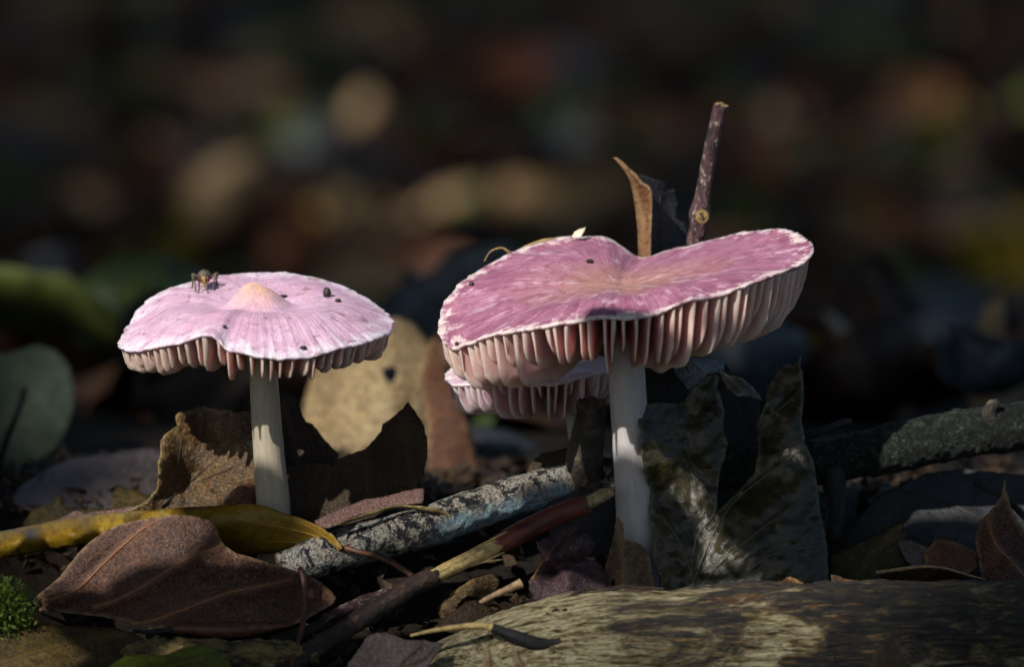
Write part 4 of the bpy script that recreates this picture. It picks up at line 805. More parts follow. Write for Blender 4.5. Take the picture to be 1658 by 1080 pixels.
# two dark leaves in the shade of the lilac cap
leaf('dark_leaf', 'dark brown leaf with a pinhole standing close behind the straw stem', C8([(1020, 190), (1040, 165), (1075, 172), (1100, 195), (1115, 215), (1125, 242), (1130, 262), (1142, 284), (1165, 290), (1180, 312), (1200, 340), (1235, 375), (1262, 405), (1255, 430), (1240, 470), (1200, 640), (1020, 640), (1000, 400)]),
     C8([(1040, 165, 2.4), (1130, 262, 2.3), (1262, 405, 2.5), (1200, 640, 2.0), (1020, 640, 1.9), (1010, 380, 1.9), (1110, 400, 2.05)]), L['dark'], [C8([(1120, 560), (1105, 400), (1060, 220)])], M['v_dark'], holes=[(486.5, 732.5, 5.5, 5)], crumple=0.06, vr=1.2)
leaf('dark_leaf', 'broad dark brown leaf with a tall bitten tip curving up beside the straw stem', C8([(1030, 455), (1090, 446), (1150, 441), (1236, 438), (1244, 462), (1250, 425), (1300, 406), (1360, 386), (1378, 370), (1395, 350), (1420, 318), (1424, 296), (1465, 266), (1500, 236), (1522, 212), (1550, 245), (1580, 300), (1594, 350), (1592, 420), (1577, 480), (1552, 535), (1500, 570), (1400, 640), (1200, 690), (1030, 680)]),
     C8([(1030, 455, 1.0), (1236, 438, 1.2), (1360, 386, 1.3), (1424, 300, 1.5), (1522, 212, 1.8), (1594, 350, 1.0), (1577, 480, 0.8), (1450, 600, 0.8), (1200, 680, 0.6), (1030, 670, 0.5), (1300, 520, 1.2), (1480, 400, 1.45)]), L['dark'],
     [C8([(1180, 660), (1200, 560), (1235, 450)]), C8([(1380, 600), (1375, 500), (1372, 400)]), C8([(1540, 520), (1520, 380), (1495, 270)])], M['v_dark'], crumple=0.05, vr=1.1)
leaf('bark_flake', 'pinkish curled flake lying along the top of the lichen branch', C4([(112, 552), (160, 528), (200, 512), (300, 472), (360, 464), (430, 447), (495, 432), (512, 436), (508, 470), (503, 484), (440, 492), (380, 497), (330, 516), (250, 534), (200, 562), (150, 574), (118, 562)]),
     C4([(112, 552, -0.9), (300, 472, -0.1), (495, 432, 0.1), (505, 484, -0.35), (330, 516, -0.75), (150, 574, -1.35), (360, 485, -0.35)]), L['purple'] and M['pinkflake'], crumple=0.05, thick=4)
tag(tube('bark_strip', [p + (r,) for p, r in zip(C4([(200, 560, -1.3), (260, 540, -1.15), (330, 518, -0.95), (390, 500, -0.7), (450, 498, -0.55), (520, 508, -0.45), (580, 522, -0.35), (625, 545, -0.3)]), [3, 4, 5, 5, 5, 7, 6, 3])], M['mossbark'], None, nseg=10, rough=0.25, seed=71, flat=0.6), 'ochre and black bark strip wrapped over the lichen branch below the pinkish flake', 'bark')
# bronze two-lobed leaf
o9 = C5([(113, 218), (135, 202), (150, 195), (185, 190), (240, 195), (262, 190), (276, 168), (290, 148), (320, 115), (345, 100), (370, 94), (383, 110), (374, 140), (386, 170), (400, 220), (398, 270), (411, 332), (400, 380), (386, 430), (377, 500), (375, 562), (392, 545), (420, 520), (470, 465), (500, 430), (512, 380), (515, 340), (508, 270), (524, 230), (540, 190), (546, 140), (580, 90), (578, 74), (600, 64), (620, 61), (648, 56), (640, 40), (657, 37), (655, 60), (665, 100), (668, 180), (661, 240), (672, 330), (700, 390), (712, 460), (720, 540), (736, 620), (748, 700), (752, 800), (755, 880), (620, 880), (480, 880), (300, 880), (200, 870), (180, 790), (160, 720), (162, 640), (150, 560), (155, 490), (130, 420), (116, 330), (124, 285), (112, 268)])
leaf('bronze_leaf', 'dark glossy bronze leaf split into two upright lobes beside the thick grey stem', o9,
     C5([(113, 218, -0.3), (190, 192, 0.1), (262, 195, 0.35), (345, 102, 0.6), (400, 250, 0.2), (405, 340, 0.1), (377, 500, -0.2), (375, 560, -0.35), (500, 430, 0.2), (512, 300, 0.45), (580, 80, 0.9), (655, 50, 1.0), (668, 180, 0.5), (672, 330, 0.0), (720, 540, -0.5), (752, 800, -0.9), (755, 880, -1.0), (300, 880, -1.2), (200, 870, -1.0), (160, 640, -0.55), (120, 330, -0.5), (290, 780, -0.95), (260, 400, -0.1), (280, 600, -0.55), (450, 600, -0.75), (600, 500, -0.55), (600, 700, -1.15), (560, 380, -0.05), (600, 250, 0.25), (200, 500, -0.25)]), L['metal'],
     [C5([(292, 860), (300, 790), (330, 710), (370, 620), (430, 530), (500, 468), (590, 400), (670, 340)]), C5([(296, 820), (292, 740), (310, 640), (368, 560), (340, 490), (300, 420), (270, 330), (263, 205)]), C5([(330, 800), (390, 730), (470, 660), (560, 590), (640, 535), (712, 485)]), C5([(430, 830), (500, 745), (560, 705), (650, 682), (748, 674)]), C5([(288, 760), (250, 660), (190, 570), (156, 500)]), C5([(520, 262), (570, 225), (625, 180), (664, 135)])], M['v_bronze'], step=3.8, crumple=0.12, cf=1.9, vr=1.9, quilt=0.05, ridge=0.02, thick=1.8, ragged=1.4)
leaf('curled_leaf', 'thin curled black-brown leaf with pale rims between the two bronze lobes', C5([(380, 82), (420, 102), (440, 103), (462, 110), (480, 124), (497, 142), (512, 162), (527, 184), (505, 176), (480, 170), (440, 166), (420, 152), (408, 138), (394, 112)]),
     C5([(380, 82, 0.8), (462, 110, 1.2), (527, 184, 1.0), (440, 166, 0.7), (430, 130, 1.1)]), leaf_mat('leaf_litrim', (0.012, 0.009, 0.006), (0.03, 0.02, 0.012), (0.05, 0.035, 0.02), (0.2, 0.16, 0.1), 0.5, 0.4, 0.0, edgecol=(0.34, 0.3, 0.2)),  # lit rim painted in as a pale edge colour
     [C5([(395, 96), (430, 125), (450, 140), (470, 160)])], M['v_tan'], step=3, crumple=0.04, vr=1.2)
leaf('blue_leaf', 'small blue-grey leaf with black cracks tucked below the rose cap', C5([(210, 40), (300, 40), (400, 50), (400, 85), (345, 95), (330, 108), (282, 152), (262, 125), (240, 100)]), C5([(210, 40, 1.6), (400, 50, 1.8), (330, 108, 1.3), (282, 152, 1.2), (300, 80, 1.3)]), L['blue'], [C5([(268, 70), (285, 92)]), C5([(305, 70), (318, 80), (335, 92)])], M['blackbark'], vr=1.6, crumple=0.04)
leaf('black_leaf', 'near-black leaf standing in deep shade behind the two bronze lobes', C5([(60, 70), (230, 55), (400, 50), (430, 100), (520, 190), (530, 340), (500, 420), (420, 600), (120, 600), (80, 300)]), C5([(60, 70, 2.2), (400, 50, 2.4), (530, 300, 2.0), (420, 600, 1.2), (120, 600, 1.2), (300, 300, 2.0)]), L['black'], [C5([(300, 560), (310, 300), (420, 110)])], M['v_dark'], crumple=0.07, vr=1.5)  # near-black sheet that fills the gap between the lobes
# small leaves before the thick stem
leaf('pointed_leaf', 'small tan-brown pointed leaf standing before the foot of the thick grey stem', C5([(40, 572), (52, 588), (60, 602), (62, 630), (66, 648), (85, 658), (120, 670), (146, 700), (154, 750), (160, 780), (168, 815), (172, 860), (-5, 860), (-8, 800), (-4, 760), (15, 690), (28, 645), (36, 600)]),
     C5([(40, 572, -0.7), (64, 640, -0.95), (120, 670, -0.8), (154, 750, -1.1), (170, 850, -1.5), (-5, 850, -1.5), (5, 720, -0.8), (60, 750, -1.35), (110, 760, -1.25)]), L['tan'], [C5([(60, 850), (62, 760), (50, 660), (42, 590)])], M['v_tan'], step=3, crumple=0.05, vr=0.9, holes=[(992.5, 944, 3.5, 6)])
leaf('purple_leaf', 'frosted purple leaf folded in pleats under the red-barked twig', C4([(922, 628), (950, 612), (985, 598), (1040, 568), (1062, 564), (1082, 570), (1062, 582), (1048, 596), (1042, 607), (1070, 602), (1100, 599), (1118, 615), (1132, 634), (1122, 660), (1098, 684), (1140, 698), (1160, 720), (1172, 745), (1172, 830), (1100, 850), (1000, 850), (890, 830), (893, 770), (915, 735), (938, 690), (928, 655)]),
     C4([(922, 628, -1.7), (1040, 568, -1.3), (1082, 570, -1.2), (1042, 607, -1.2), (1000, 640, -1.3), (1130, 634, -1.2), (1098, 684, -1.3), (1172, 745, -1.3), (1172, 830, -1.7), (1000, 850, -2.3), (890, 830, -2.1), (938, 690, -1.6), (1040, 650, -2.2), (960, 690, -2.0), (980, 735, -1.2), (1050, 705, -1.15), (1030, 755, -2.3), (930, 780, -2.1), (1090, 640, -1.9), (1110, 750, -1.5)]), L['purple'], [C4([(905, 760), (940, 700), (985, 640), (1010, 615)])], M['v_yel'], step=3.2, crumple=0.07, cf=2.5, vr=1.3)
leaf('golden_leaf', 'small golden-brown leaf curled like a horn below the straw fibres', C4([(562, 868), (575, 845), (600, 825), (620, 802), (655, 780), (690, 758), (720, 745), (756, 735), (785, 770), (770, 815), (750, 860), (722, 842), (700, 828), (672, 822), (648, 835), (632, 862), (618, 895), (580, 910), (560, 890)]),
     C4([(562, 880, -2.3), (620, 802, -2.2), (690, 758, -2.1), (756, 735, -1.9), (770, 815, -1.9), (700, 828, -2.2), (632, 862, -2.35), (690, 790, -2.4), (600, 870, -2.45)]), L['gold'], step=3, crumple=0.05)
leaf('brown_leaf', 'dark pointed leaf scrap hanging from the beaded stalk beside the log', C4([(545, 940), (580, 905), (620, 880), (660, 845), (690, 838), (722, 850), (760, 872), (775, 915), (740, 960), (640, 965)]), C4([(545, 940, -3.0), (690, 838, -2.6), (775, 915, -2.7), (640, 965, -3.2), (670, 900, -2.95)]), L['dark'], crumple=0.06)
leaf('netted_leaf', 'grey-brown leaf with a fine net of veins lying in front of the log end', C4([(200, 1130), (235, 1070), (270, 1020), (305, 968), (345, 955), (400, 962), (442, 985), (490, 984), (540, 990), (586, 997), (568, 1020), (548, 1045), (520, 1090), (490, 1140)]),
     C4([(200, 1130, -4.7), (305, 968, -4.0), (442, 985, -4.15), (586, 997, -4.0), (490, 1140, -4.7), (400, 1060, -4.5)]), L['netted'], [C4([(380, 1135), (440, 1060), (500, 1005)]), C4([(430, 1080), (500, 1060), (545, 1020)])], M['v_dark'], step=3.5, crumple=0.05, vr=1.4)
leaf('olive_leaf', 'dark olive-brown leaf lying flat below the green moss', C3([(-80, 700), (0, 690), (100, 686), (250, 690), (400, 698), (540, 702), (640, 730), (720, 780), (800, 830), (830, 900), (760, 1000), (400, 1050), (-80, 1050)]), C3([(-80, 700, -2.9), (250, 690, -2.8), (540, 702, -2.9), (800, 840, -3.6), (760, 1000, -4.4), (400, 1040, -4.7), (-80, 1040, -4.6), (250, 850, -3.9)]), L['olive'], [C3([(-60, 900), (200, 820), (420, 760), (600, 730)])], M['v_dark'], crumple=0.08, vr=1.5)
leaf('green_leaf', 'blurred yellow-green leaf lying before the ochre bark piece', C3([(480, 930), (530, 885), (600, 842), (700, 830), (800, 835), (870, 802), (950, 786), (1030, 800), (1090, 850), (1130, 920), (1150, 1000), (480, 1000)]), C3([(480, 930, -5.2), (700, 830, -5.0), (950, 786, -5.0), (1130, 930, -5.4), (800, 990, -6.0)]), L['green'], [C3([(560, 960), (760, 900), (1000, 840)])], M['v_yel'], crumple=0.05, vr=1.2)
leaf('brown_tip', 'blurred brown leaf tip standing before the dark end of the log', C5([(870, 1180), (888, 1080), (905, 1035), (930, 1000), (960, 960), (985, 990), (1000, 1040), (1012, 1090), (1020, 1180)]), C5([(870, 1180, -6.3), (960, 960, -5.9), (1020, 1180, -6.3), (950, 1080, -6.4)]), L['tan'], crumple=0.05)
# leaves on the far side of the log, right
leaf('brown_leaf', 'dark brown leaf with a torn rusty tip leaning behind the log', C5([(760, 712), (795, 690), (830, 672), (900, 640), (960, 605), (998, 592), (1006, 615), (1016, 636), (995, 660), (985, 690), (1005, 722), (990, 790), (980, 860), (760, 860)]), C5([(760, 712, 0.7), (900, 640, 0.9), (998, 592, 1.1), (1005, 722, 0.4), (980, 860, 0.0), (760, 860, 0.1), (880, 740, 0.3)]), L['olive'], [C5([(800, 840), (880, 720), (985, 605)])], M['v_dark'], crumple=0.06, vr=1.1)
leaf('leaf_scrap', 'little grey-green leaf scrap between the torn rusty tip and the rust-brown fragment', C5([(984, 662), (1000, 654), (1030, 656), (1060, 668), (1084, 680), (1088, 740), (1060, 760), (1030, 740), (1010, 720), (996, 690)]), C5([(984, 662, 0.3), (1030, 656, 0.4), (1084, 680, 0.2), (1060, 750, -0.1), (1030, 700, 0.05)]), L['netted'], step=3, crumple=0.05)
leaf('leaf_scrap', 'rust-brown grainy leaf fragment with a ragged edge behind the log', C5([(1070, 690), (1095, 672), (1110, 652), (1150, 655), (1180, 664), (1200, 672), (1225, 682), (1246, 692), (1244, 720), (1254, 742), (1224, 766), (1150, 770), (1085, 760), (1076, 720)]), C5([(1070, 690, 0.1), (1110, 652, 0.35), (1246, 692, 0.3), (1224, 766, -0.2), (1085, 760, -0.2), (1150, 710, -0.1)]), L['rust'], step=3, crumple=0.05)
cl = leaf('rolled_leaf', 'dry rolled leaf with a pale rib lying along the top of the log', C5([(915, 762), (1000, 752), (1080, 744), (1150, 752), (1220, 773), (1276, 788), (1260, 830), (1100, 840), (960, 830)]), C5([(915, 762, -0.7), (1080, 744, -0.9), (1276, 788, -0.8), (1260, 830, -0.4), (1100, 840, -0.3), (960, 830, -0.3), (1080, 790, -0.7)]), L['dark'], [C5([(912, 764), (1000, 751), (1080, 743), (1150, 751), (1220, 772), (1276, 787)])], M['palestalk'], step=3.5, crumple=0.04, vr=3.4)
leaf('red_leaf', 'red-brown pointed leaf with a pale curved vein standing near the black stalk', C5([(1345, 448), (1352, 500), (1358, 535), (1380, 580), (1408, 640), (1450, 700), (1470, 860), (1280, 860), (1262, 760), (1254, 720), (1245, 650), (1262, 590), (1300, 550), (1330, 510)]), C5([(1345, 448, 0.2), (1380, 580, 0.1), (1450, 700, 0.3), (1470, 860, -0.4), (1280, 860, -0.5), (1245, 650, 0.1), (1320, 680, -0.45)]), L['red'], [C5([(1420, 790), (1380, 740), (1345, 705), (1315, 670), (1298, 630), (1290, 590)]), C5([(1450, 660), (1400, 610), (1370, 570), (1352, 500)])], M['v_tan'], step=3.5, crumple=0.07, vr=1.8)
leaf('grey_leaf', 'wide slate-grey leaf leaning under the green-black part of the branch', C5([(800, 680), (830, 620), (870, 560), (930, 500), (1000, 465), (1080, 430), (1190, 414), (1300, 425), (1408, 435), (1520, 470), (1560, 600), (1540, 860), (800, 860)]), C5([(800, 680, 2.6), (930, 500, 3.2), (1190, 414, 3.8), (1408, 435, 3.8), (1560, 600, 2.8), (1540, 860, 1.3), (800, 860, 1.5), (1150, 560, 2.6)]), L['greydark'], [C5([(1500, 700), (1300, 600), (1130, 520), (990, 485)])], M['v_dark'], crumple=0.12, vr=1.3)
for (lab, pts, y) in (('small curled brown scrap on the log beside the bronze leaf', [(540, 806), (560, 798), (590, 796), (606, 782), (625, 778), (645, 788), (663, 797), (658, 815), (560, 820)], -2.5),
                      ('tiny ochre scrap with a hooked edge on the log below the dark brown leaf', [(758, 805), (762, 790), (758, 772), (775, 774), (800, 784), (825, 790), (850, 789), (848, 806), (800, 815)], -2.5)):
    leaf('leaf_scrap', lab, C5(pts), C5([(x, yy, y + (0.5 if yy < 790 else 0)) for x, yy in pts]), L['rust'], step=2.5, crumple=0.03)
# leaves standing behind the rose cap
leaf('upright_leaf', 'thin orange-brown leaf standing upright with a hooked tip behind the rose cap', C6([(118, 412), (140, 414), (170, 436), (200, 465), (250, 512), (290, 560), (325, 580), (342, 605), (346, 680), (343, 760), (339, 860), (336, 990), (345, 1500), (340, 2500), (290, 2500), (280, 1500), (266, 1000), (262, 830), (250, 720), (235, 620), (215, 540), (180, 480), (145, 440)]),
     C6([(118, 412, 3.3), (250, 512, 2.8), (342, 605, 2.7), (343, 800, 2.7), (336, 990, 2.75), (340, 2500, 2.9), (290, 2500, 2.9), (262, 830, 3.0), (215, 540, 3.1), (300, 760, 2.95)]),
     leaf_mat('leaf_orange', (0.10, 0.04, 0.015), (0.22, 0.09, 0.03), (0.32, 0.15, 0.06), (0.42, 0.26, 0.12), 0.5, 0.4, 0.3, edgecol=(0.45, 0.3, 0.18)), [C6([(300, 1500), (300, 990), (290, 760), (240, 560), (130, 420)])], M['v_orange'], step=3, crumple=0.03, vr=1.0, ragged=0.3)
leaf('slate_leaf', 'dark slate leaf with a slit hole close behind the orange-brown upright leaf', C6([(250, 508), (300, 515), (350, 540), (405, 552), (424, 568), (421, 620), (440, 600), (475, 598), (480, 640), (496, 680), (480, 720), (487, 770), (540, 800), (562, 900), (580, 1400), (520, 2500), (330, 2500), (300, 1400), (310, 860), (315, 680), (290, 560)]),
     C6([(250, 508, 3.0), (405, 552, 3.5), (475, 598, 3.8), (487, 770, 3.7), (562, 900, 3.9), (520, 2500, 3.3), (330, 2500, 3.2), (315, 700, 3.1), (420, 800, 3.45)]), L['greydark'], [C6([(400, 1500), (400, 900), (390, 640)])], M['v_dark'], step=3.5, crumple=0.05, vr=1.0, holes=[(1066.4, 379.5, 2.6, 7)])
# leaves a hand's breadth behind
leaf('pale_leaf', 'blurred pale cream leaf with a round hole standing sunlit behind the lilac mushroom', [(495, 640), (515, 590), (540, 560), (575, 535), (610, 520), (650, 516), (680, 535), (700, 570), (718, 610), (735, 655), (748, 695), (735, 730), (760, 800), (600, 830), (500, 800), (490, 700)], [(495, 640, 13), (600, 520, 13.5), (700, 570, 12.6), (748, 700, 12), (760, 800, 11.3), (600, 830, 10.5), (500, 800, 11), (620, 650, 11.6)], L['pale'], holes=[(632, 606, 12, 13)], step=8, crumple=0.25, thick=3)
leaf('brown_leaf', 'blurred brown leaf leaning against the edge of the pale cream leaf', [(672, 560), (700, 548), (722, 600), (762, 700), (770, 800), (700, 800), (692, 690), (680, 620)], [(672, 560, 11.6), (722, 600, 11.2), (770, 800, 10), (700, 800, 9.8), (692, 680, 10.4)], L['rust'], step=8, crumple=0.15, thick=3)  # brown leaf added to shade the rim of the pale one
leaf('blue_grey_leaf', 'blurred blue-grey leaf lying between the pale cream leaf and the lichen branch', [(655, 760), (690, 700), (760, 690), (830, 700), (880, 735), (900, 790), (820, 830), (700, 830)], [(655, 760, 14), (760, 690, 17), (880, 735, 15), (820, 830, 10.5), (700, 830, 10.5)], L['greydark'], step=8, crumple=0.2, thick=3)
leaf('mottled_leaf', 'blurred grey-green mottled leaf lying behind the moss near the knobbed black twig', [(60, 770), (120, 745), (180, 735), (250, 728), (290, 760), (260, 800), (180, 830), (80, 835), (20, 810)], [(60, 770, 6.5), (180, 735, 7.5), (290, 760, 6.5), (180, 830, 4.6), (40, 820, 4.8)], L['netted'], step=8, crumple=0.15, thick=3)
leaf('green_grey_leaf', 'blurred dull green leaf propped up beside the knobbed black twig', [(-60, 600), (20, 570), (70, 560), (110, 590), (120, 650), (100, 710), (60, 745), (-60, 760)], [(-60, 600, 13), (70, 560, 13), (120, 650, 12), (60, 745, 11), (-60, 760, 11.5)], leaf_mat('leaf_dullgreen', (0.03, 0.045, 0.03), (0.07, 0.10, 0.06), (0.12, 0.16, 0.1), (0.1, 0.12, 0.08), 0.55, 0.4, 0.15), step=10, crumple=0.2, thick=3)
leaf('folded_leaf', 'blurred dark folded leaf with a raised hook behind the gold-brown leaf', C8([(90, 660), (130, 600), (190, 590), (225, 556), (242, 570), (238, 600), (420, 610), (420, 560), (440, 520), (500, 540), (560, 560), (560, 680), (90, 690)]), C8([(90, 660, 3.0), (225, 556, 3.6), (440, 520, 4.2), (560, 600, 3.2), (300, 680, 2.6), (300, 610, 3.4)]), L['olive'], step=6, crumple=0.08)
leaf('leaf_scrap', 'pinkish brown leaf scrap lying on the ground left by the gold-brown leaf foot', C8([(225, 645), (290, 615), (320, 625), (420, 612), (500, 600), (520, 650), (230, 670)]), C8([(225, 645, 1.2), (320, 625, 1.6), (500, 600, 1.2), (520, 650, 0.8), (230, 670, 0.6)]), M['pinkflake'], step=4, crumple=0.06)

# ------------------------------------------------------------------ unseen sapling added towards the sun, its leaves aimed to shade the stems
sap = thing('shade_sapling', 'unseen beech sapling added above the mushrooms, its leaves aimed to shade their stems', 'sapling', (-0.32, -0.34, float(gz(-0.32, -0.34))))
S_V = np.array(SUN); side = np.cross(S_V, [0, 0, 1.0]); side /= np.linalg.norm(side); upv = np.cross(side, S_V)
tips = []
for (x, y, z, k, hw, hh, rot) in ((0.0185, 0.0, -0.001, 0.27, 0.0125, 0.010, 0.1), (0.044, 0.0, 0.003, 0.30, 0.013, 0.008, 0.5), (0.072, 0.0, 0.0, 0.33, 0.019, 0.014, 0.2), (-0.040, -0.02, -0.013, 0.27, 0.018, 0.008, -0.05), (-0.062, -0.02, -0.013, 0.29, 0.011, 0.006, 0.2), (-0.041, 0.0, 0.002, 0.25, 0.010, 0.007, 0.0)):
    c = np.array([x, y, z]) + S_V * k; a1 = side * math.cos(rot) + upv * math.sin(rot); a2 = np.cross(a1, S_V)
    P, F, v = leaf_grid(2 * hw * 1.15, hh * 1.15, 0.08, 0.15, 0.05, int(k * 100))
    W_ = c + P[:, :1] * a1 + P[:, 1:2] * a2 + P[:, 2:3] * S_V; tips.append(c - a1 * hw * 1.1)
    mesh_obj('shade_leaf', W_, F, BG[4][1], sap, attrs={'luv': np.c_[P[:, :2] * 100, np.full(len(P), k)], 'vein': v})
hub = np.array([-0.21, -0.22, 0.20])
limb('shade_stem', [(-0.32, -0.34, -0.09), (-0.31, -0.33, 0.02), (-0.27, -0.28, 0.13), tuple(hub)], 0.004, 0.0025, sap, M['trunk'])
for tp in tips: limb('shade_twig', [tuple(hub), tuple((hub + tp) / 2 + np.array([0, 0, 0.008])), tuple(tp)], 0.0018, 0.0007, sap, M['trunk'], 8)

# ------------------------------------------------------------------ moss, loose fibres, the fly and crumbs on the caps
mm = plain_mat('moss_leaf', (0.05, 0.10, 0.012), (0.13, 0.17, 0.02), 30, 0.6, 0.2, 0.35)
mc = at(14, 985, -2.3); VV = []; 
for k in range(2600):
    u = rng.normal(size=3); u /= np.linalg.norm(u); rad = rng.random() ** 0.4
    c = np.array(mc) + u * rad * np.array([0.0040, 0.0040, 0.0044]) * (1 + 0.35 * vnoise(u[None] * 2.2, 1, 2, 7)[0]) + np.array([rng.choice([0, -0.003]), 0, rng.choice([0, 0, -0.002])])
    d = u + rng.normal(0, 0.5, 3); d /= np.linalg.norm(d); s_ = np.cross(d, rng.normal(size=3)); s_ /= np.linalg.norm(s_)
    ln = rng.uniform(0.0006, 0.0012); wd = ln * 0.28
    VV += [c, c + d * ln * 0.5 + s_ * wd, c + d * ln, c + d * ln * 0.5 - s_ * wd]
VV = np.array(VV)
ms = mesh_obj('moss_cushion', VV, np.arange(len(VV)).reshape(-1, 4), mm, attrs={'crd': VV * 100}); tag(ms, 'small bright green moss cushion beside the big veined leaf', 'moss')

M['straw'] = plain_mat('straw', (0.42, 0.30, 0.12), (0.2, 0.12, 0.05), 10, 0.6, 0.5)
def on_rim(px, py, Y): return (px, py, Y)
tag(tube('dry_strand', C2([(240, 212, 2.2, 0.8), (262, 175, 2.2, 1.4), (290, 160, 2.25, 1.8), (318, 158, 2.3, 1.8), (348, 176, 2.35, 2.2), (380, 172, 2.45, 1.6), (400, 160, 2.5, 1.2)]), M['straw'], None, nseg=8, step=2, rough=0.2), 'thin curled straw strand looped over the back rim of the rose cap', 'strand')
tag(tube('dry_strip', C2([(380, 166, 2.5, 1.2), (420, 146, 2.55, 2.4), (470, 130, 2.6, 3.0), (505, 122, 2.6, 2.2), (532, 118, 2.6, 1.2)]), M['straw'], None, nseg=8, step=2, rough=0.25), 'ochre dry strip lying on the back rim of the rose cap', 'strand')
fk = leaf('white_flake', 'tiny white flake standing on the back rim of the rose cap', C2([(600, 112), (612, 94), (632, 80), (658, 70), (654, 90), (640, 112)]), C2([(600, 112, 2.5), (612, 94, 2.5), (658, 70, 2.55), (640, 112, 2.45)]), plain_mat('white_flake', (0.72, 0.66, 0.5), (0.6, 0.5, 0.36), 8, 0.6, 0.3, coord='luv'), step=2, crumple=0.01, cat='flake')

def blob(name, centre, rad, mat, parent=None, seed=0, rough=0.15, n=14, axis=None):
    u, v = np.meshgrid(np.linspace(0, np.pi, n), np.linspace(0, 2 * np.pi, n * 2, endpoint=False), indexing='ij')
    d = np.stack([np.sin(u) * np.cos(v), np.sin(u) * np.sin(v), np.cos(u)], -1)
    P = d * np.array(rad) * (1 + rough * vnoise(d, 2.5, 2, seed))[..., None]
    if axis is not None: P = P @ np.array(axis).T
    P = P + np.array(centre); m = n * 2; i = np.arange(n * m).reshape(n, m)
    F = np.stack([i[:-1], i[1:], np.roll(i[1:], -1, 1), np.roll(i[:-1], -1, 1)], -1).reshape(-1, 4)
    return mesh_obj(name, P.reshape(-1, 3), F, mat, parent, attrs={'crd': P.reshape(-1, 3) * 100})
M['crumb'] = plain_mat('soil_crumb', (0.012, 0.010, 0.009), (0.03, 0.022, 0.016), 20, 0.5, 0.6)
for px, py, rx, rz, skin, lab in ((528, 479, 6, 9, skinA, 'black egg-shaped soil crumb standing on the lilac cap, the biggest there'), (549, 486, 5, 3, skinA, 'small flat black crumb beside the egg-shaped crumb on the lilac cap'),
        (458, 479, 7, 2, skinA, 'dark flat sliver on the tan umbo of the lilac cap'), (363, 530, 3, 3, skinA, 'tiny dark green crumb above the notch of the lilac cap'),
        (493, 563, 5, 3, skinA, 'small black crumb near the front rim of the lilac cap'), (957, 424, 6, 3.5, skinB, 'black crumb in the white patch of the rose cap'), (763, 460, 4, 3.5, skinB, 'black crumb near the raised back rim of the rose cap'), (741, 556, 3, 3, skinB, 'black crumb on the low pale rim of the rose cap')):
    p = skin_at(skin, px, py); g = blob('soil_crumb', p + np.array([0, 0, rz * PX * 0.75]), (rx * PX, rx * PX, rz * PX), M['crumb'], seed=px, rough=0.3)
    tag(g, lab, 'crumb', 'dark crumbs on the caps')

# the fly faces the lens
fm = plain_mat('fly_body', (0.05, 0.045, 0.035), (0.16, 0.13, 0.07), 60, 0.4, 0.5); fy = plain_mat('fly_face', (0.55, 0.36, 0.05), (0.30, 0.17, 0.03), 50, 0.4, 0.4)
fe = plain_mat('fly_eye', (0.10, 0.012, 0.008), (0.05, 0.006, 0.005), 90, 0.2, 0.5); fg = plain_mat('fly_leg', (0.05, 0.04, 0.025), (0.10, 0.075, 0.04), 40, 0.4, 0.3)
wg = NB('fly_wing'); wg.set(Base_Color=(0.35, 0.33, 0.28), Roughness=0.25, Alpha=0.45)
f0 = skin_at(skinA, 331, 468); foot = np.array(f0)
fly = thing('fly', 'small grey-brown fly with yellow face standing on the lilac cap', 'fly', f0)
U = 1e-4
def fp(x, y, z): return foot + np.array([x * 1.05, y, z + (6 if z > 1 else 0)]) * U       # tenths of a millimetre: right, away, up
blob('thorax', fp(0, 9, 17), (10.5 * U, 12 * U, 10 * U), fm, fly, 1, 0.06)
blob('abdomen', fp(1, 28, 14), (8.5 * U, 16 * U, 8 * U), fm, fly, 2, 0.06)
hd = blob('head', fp(0, -4, 13), (9 * U, 6 * U, 7.5 * U), fm, fly, 3, 0.04)
blob('face', fp(0, -7.6, 11.5), (4.4 * U, 3.4 * U, 6.5 * U), fy, hd, 4, 0.08)
for s in (-1, 1): blob('eye', fp(6.6 * s, -5.6, 13), (3.6 * U, 4.6 * U, 6.0 * U), fe, hd, 5, 0.02)
for s in (-1, 1):
    tube_pts = np.array([fp(1.5 * s, -9.5, 14), fp(2.6 * s, -12, 12), fp(3.2 * s, -13, 9)])
    x, y = proj(tube_pts); tube('antenna', np.c_[x, y, tube_pts[:, 1] * 100, [0.8, 1.1, 0.5]], fm, hd, nseg=6, ns=6, ysc=1.0, rough=0.02)
blob('mouthparts', fp(0, -7, 3.5), (2.2 * U, 2 * U, 3.2 * U), fy, hd, 6, 0.1)
def ground_z(x, y):
    Q = skinA.reshape(-1, 3); i = np.argmin(np.hypot(Q[:, 0] - x, Q[:, 1] - y)); return Q[i, 2]
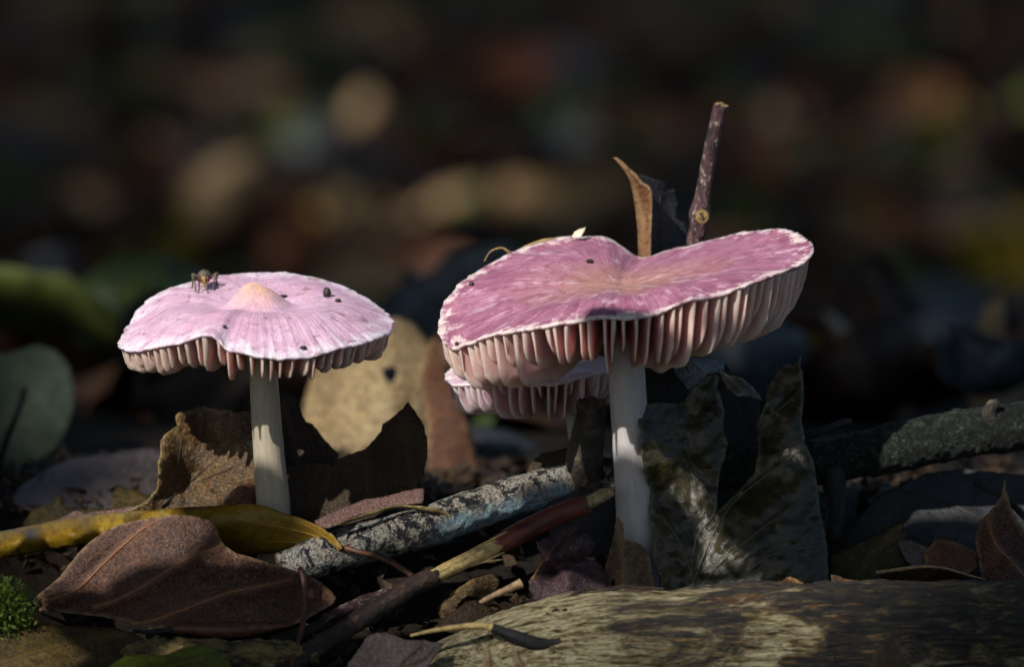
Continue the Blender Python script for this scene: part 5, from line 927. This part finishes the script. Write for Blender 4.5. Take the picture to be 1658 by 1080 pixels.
for (a, b_, c_) in (((5, 0, 9), (6.5, -7, 10), (6, -15, 0)), ((-5, 0, 9), (-7.5, -7, 9), (-8, -15, 0)), ((8, 9, 12), (18, 5, 19), (15, -3, 0)), ((-8, 9, 12), (-17, 5, 17), (-13, -3, 0)), ((7, 18, 12), (20, 22, 20), (19, 24, 0)), ((-7, 18, 12), (-19, 22, 18), (-20, 24, 0))):
    sg = 1 if a[0] > 0 else -1
    A_, B_, C_ = fp(*a), fp(*b_), fp(*c_); C_[2] = ground_z(C_[0], C_[1]) + 0.6 * U; D_ = C_ + np.array([3.2 * sg * U, -1.5 * U, 0]); D_[2] = ground_z(D_[0], D_[1]) + 0.5 * U
    pts = np.array([A_, B_, (B_ + C_) / 2 + np.array([-sg * U, 0, 0]), C_, D_]); x, y = proj(pts)
    tube('leg', np.c_[x, y, pts[:, 1] * 100, [2.2, 2.0, 1.3, 1.1, 0.8]], fg, fly, nseg=8, ns=22, ysc=1.0, rough=0.08, freq=30)
for s in (-1, 1):
    u = np.linspace(0, 1, 12)[:, None]; v = np.linspace(-1, 1, 5)[None]
    X = s * (5 + 5 * u + 6 * np.sin(np.pi * u ** 0.7) * (v + 0.3)); Yq = 14 + 34 * u + 0 * v; Z = 24 - 5 * u + 0.8 * v * s
    P = np.stack([X, Yq, Z + 0 * v], -1).reshape(-1, 3) * U + foot; i = np.arange(60).reshape(12, 5)
    mesh_obj('wing', P, np.stack([i[:-1, :-1], i[1:, :-1], i[1:, 1:], i[:-1, 1:]], -1).reshape(-1, 4), wg.m, fly)

# loose crumbs and needles of litter that fill the ground between the leaves: past counting
cv, cf_, ca = [], [], []; off = 0
for k in range(2600):
    x = rng.uniform(-0.11, 0.11); y = rng.uniform(-0.075, 0.10); s_ = rng.uniform(0.0010, 0.0042)
    R = np.array(Euler((rng.normal(0, 0.6), rng.normal(0, 0.6), rng.uniform(0, 6.28))).to_matrix())
    nn = 6; a = np.sort(rng.uniform(0, 2 * np.pi, nn)); rr_ = rng.uniform(0.4, 1.0, nn)
    P = np.c_[np.cos(a) * rr_ * s_, np.sin(a) * rr_ * s_ * rng.uniform(0.25, 1), rng.normal(0, 0.12, nn) * s_]
    P = np.vstack([P, [[0, 0, 0.2 * s_]]]) @ R.T + np.array([x, y, float(gz(x, y)) + 0.0006 + 0.0022 * rng.random()])
    cv.append(P); cf_.append(np.array([(i, (i + 1) % nn, nn) for i in range(nn)]) + off); ca.append(np.c_[P[:, :2] * 100, np.full(len(P), k * 0.37)]); off += len(P)
deb = mesh_obj('leaf_crumbs', np.vstack(cv), np.vstack(cf_), L['dark'], smooth=False, attrs={'luv': np.vstack(ca), 'vein': np.zeros(off), 'edge': np.zeros(off)})
tag(deb, 'dark crumbs of rotten leaf strewn over the soil around the stems', 'leaf crumbs', kind='stuff')
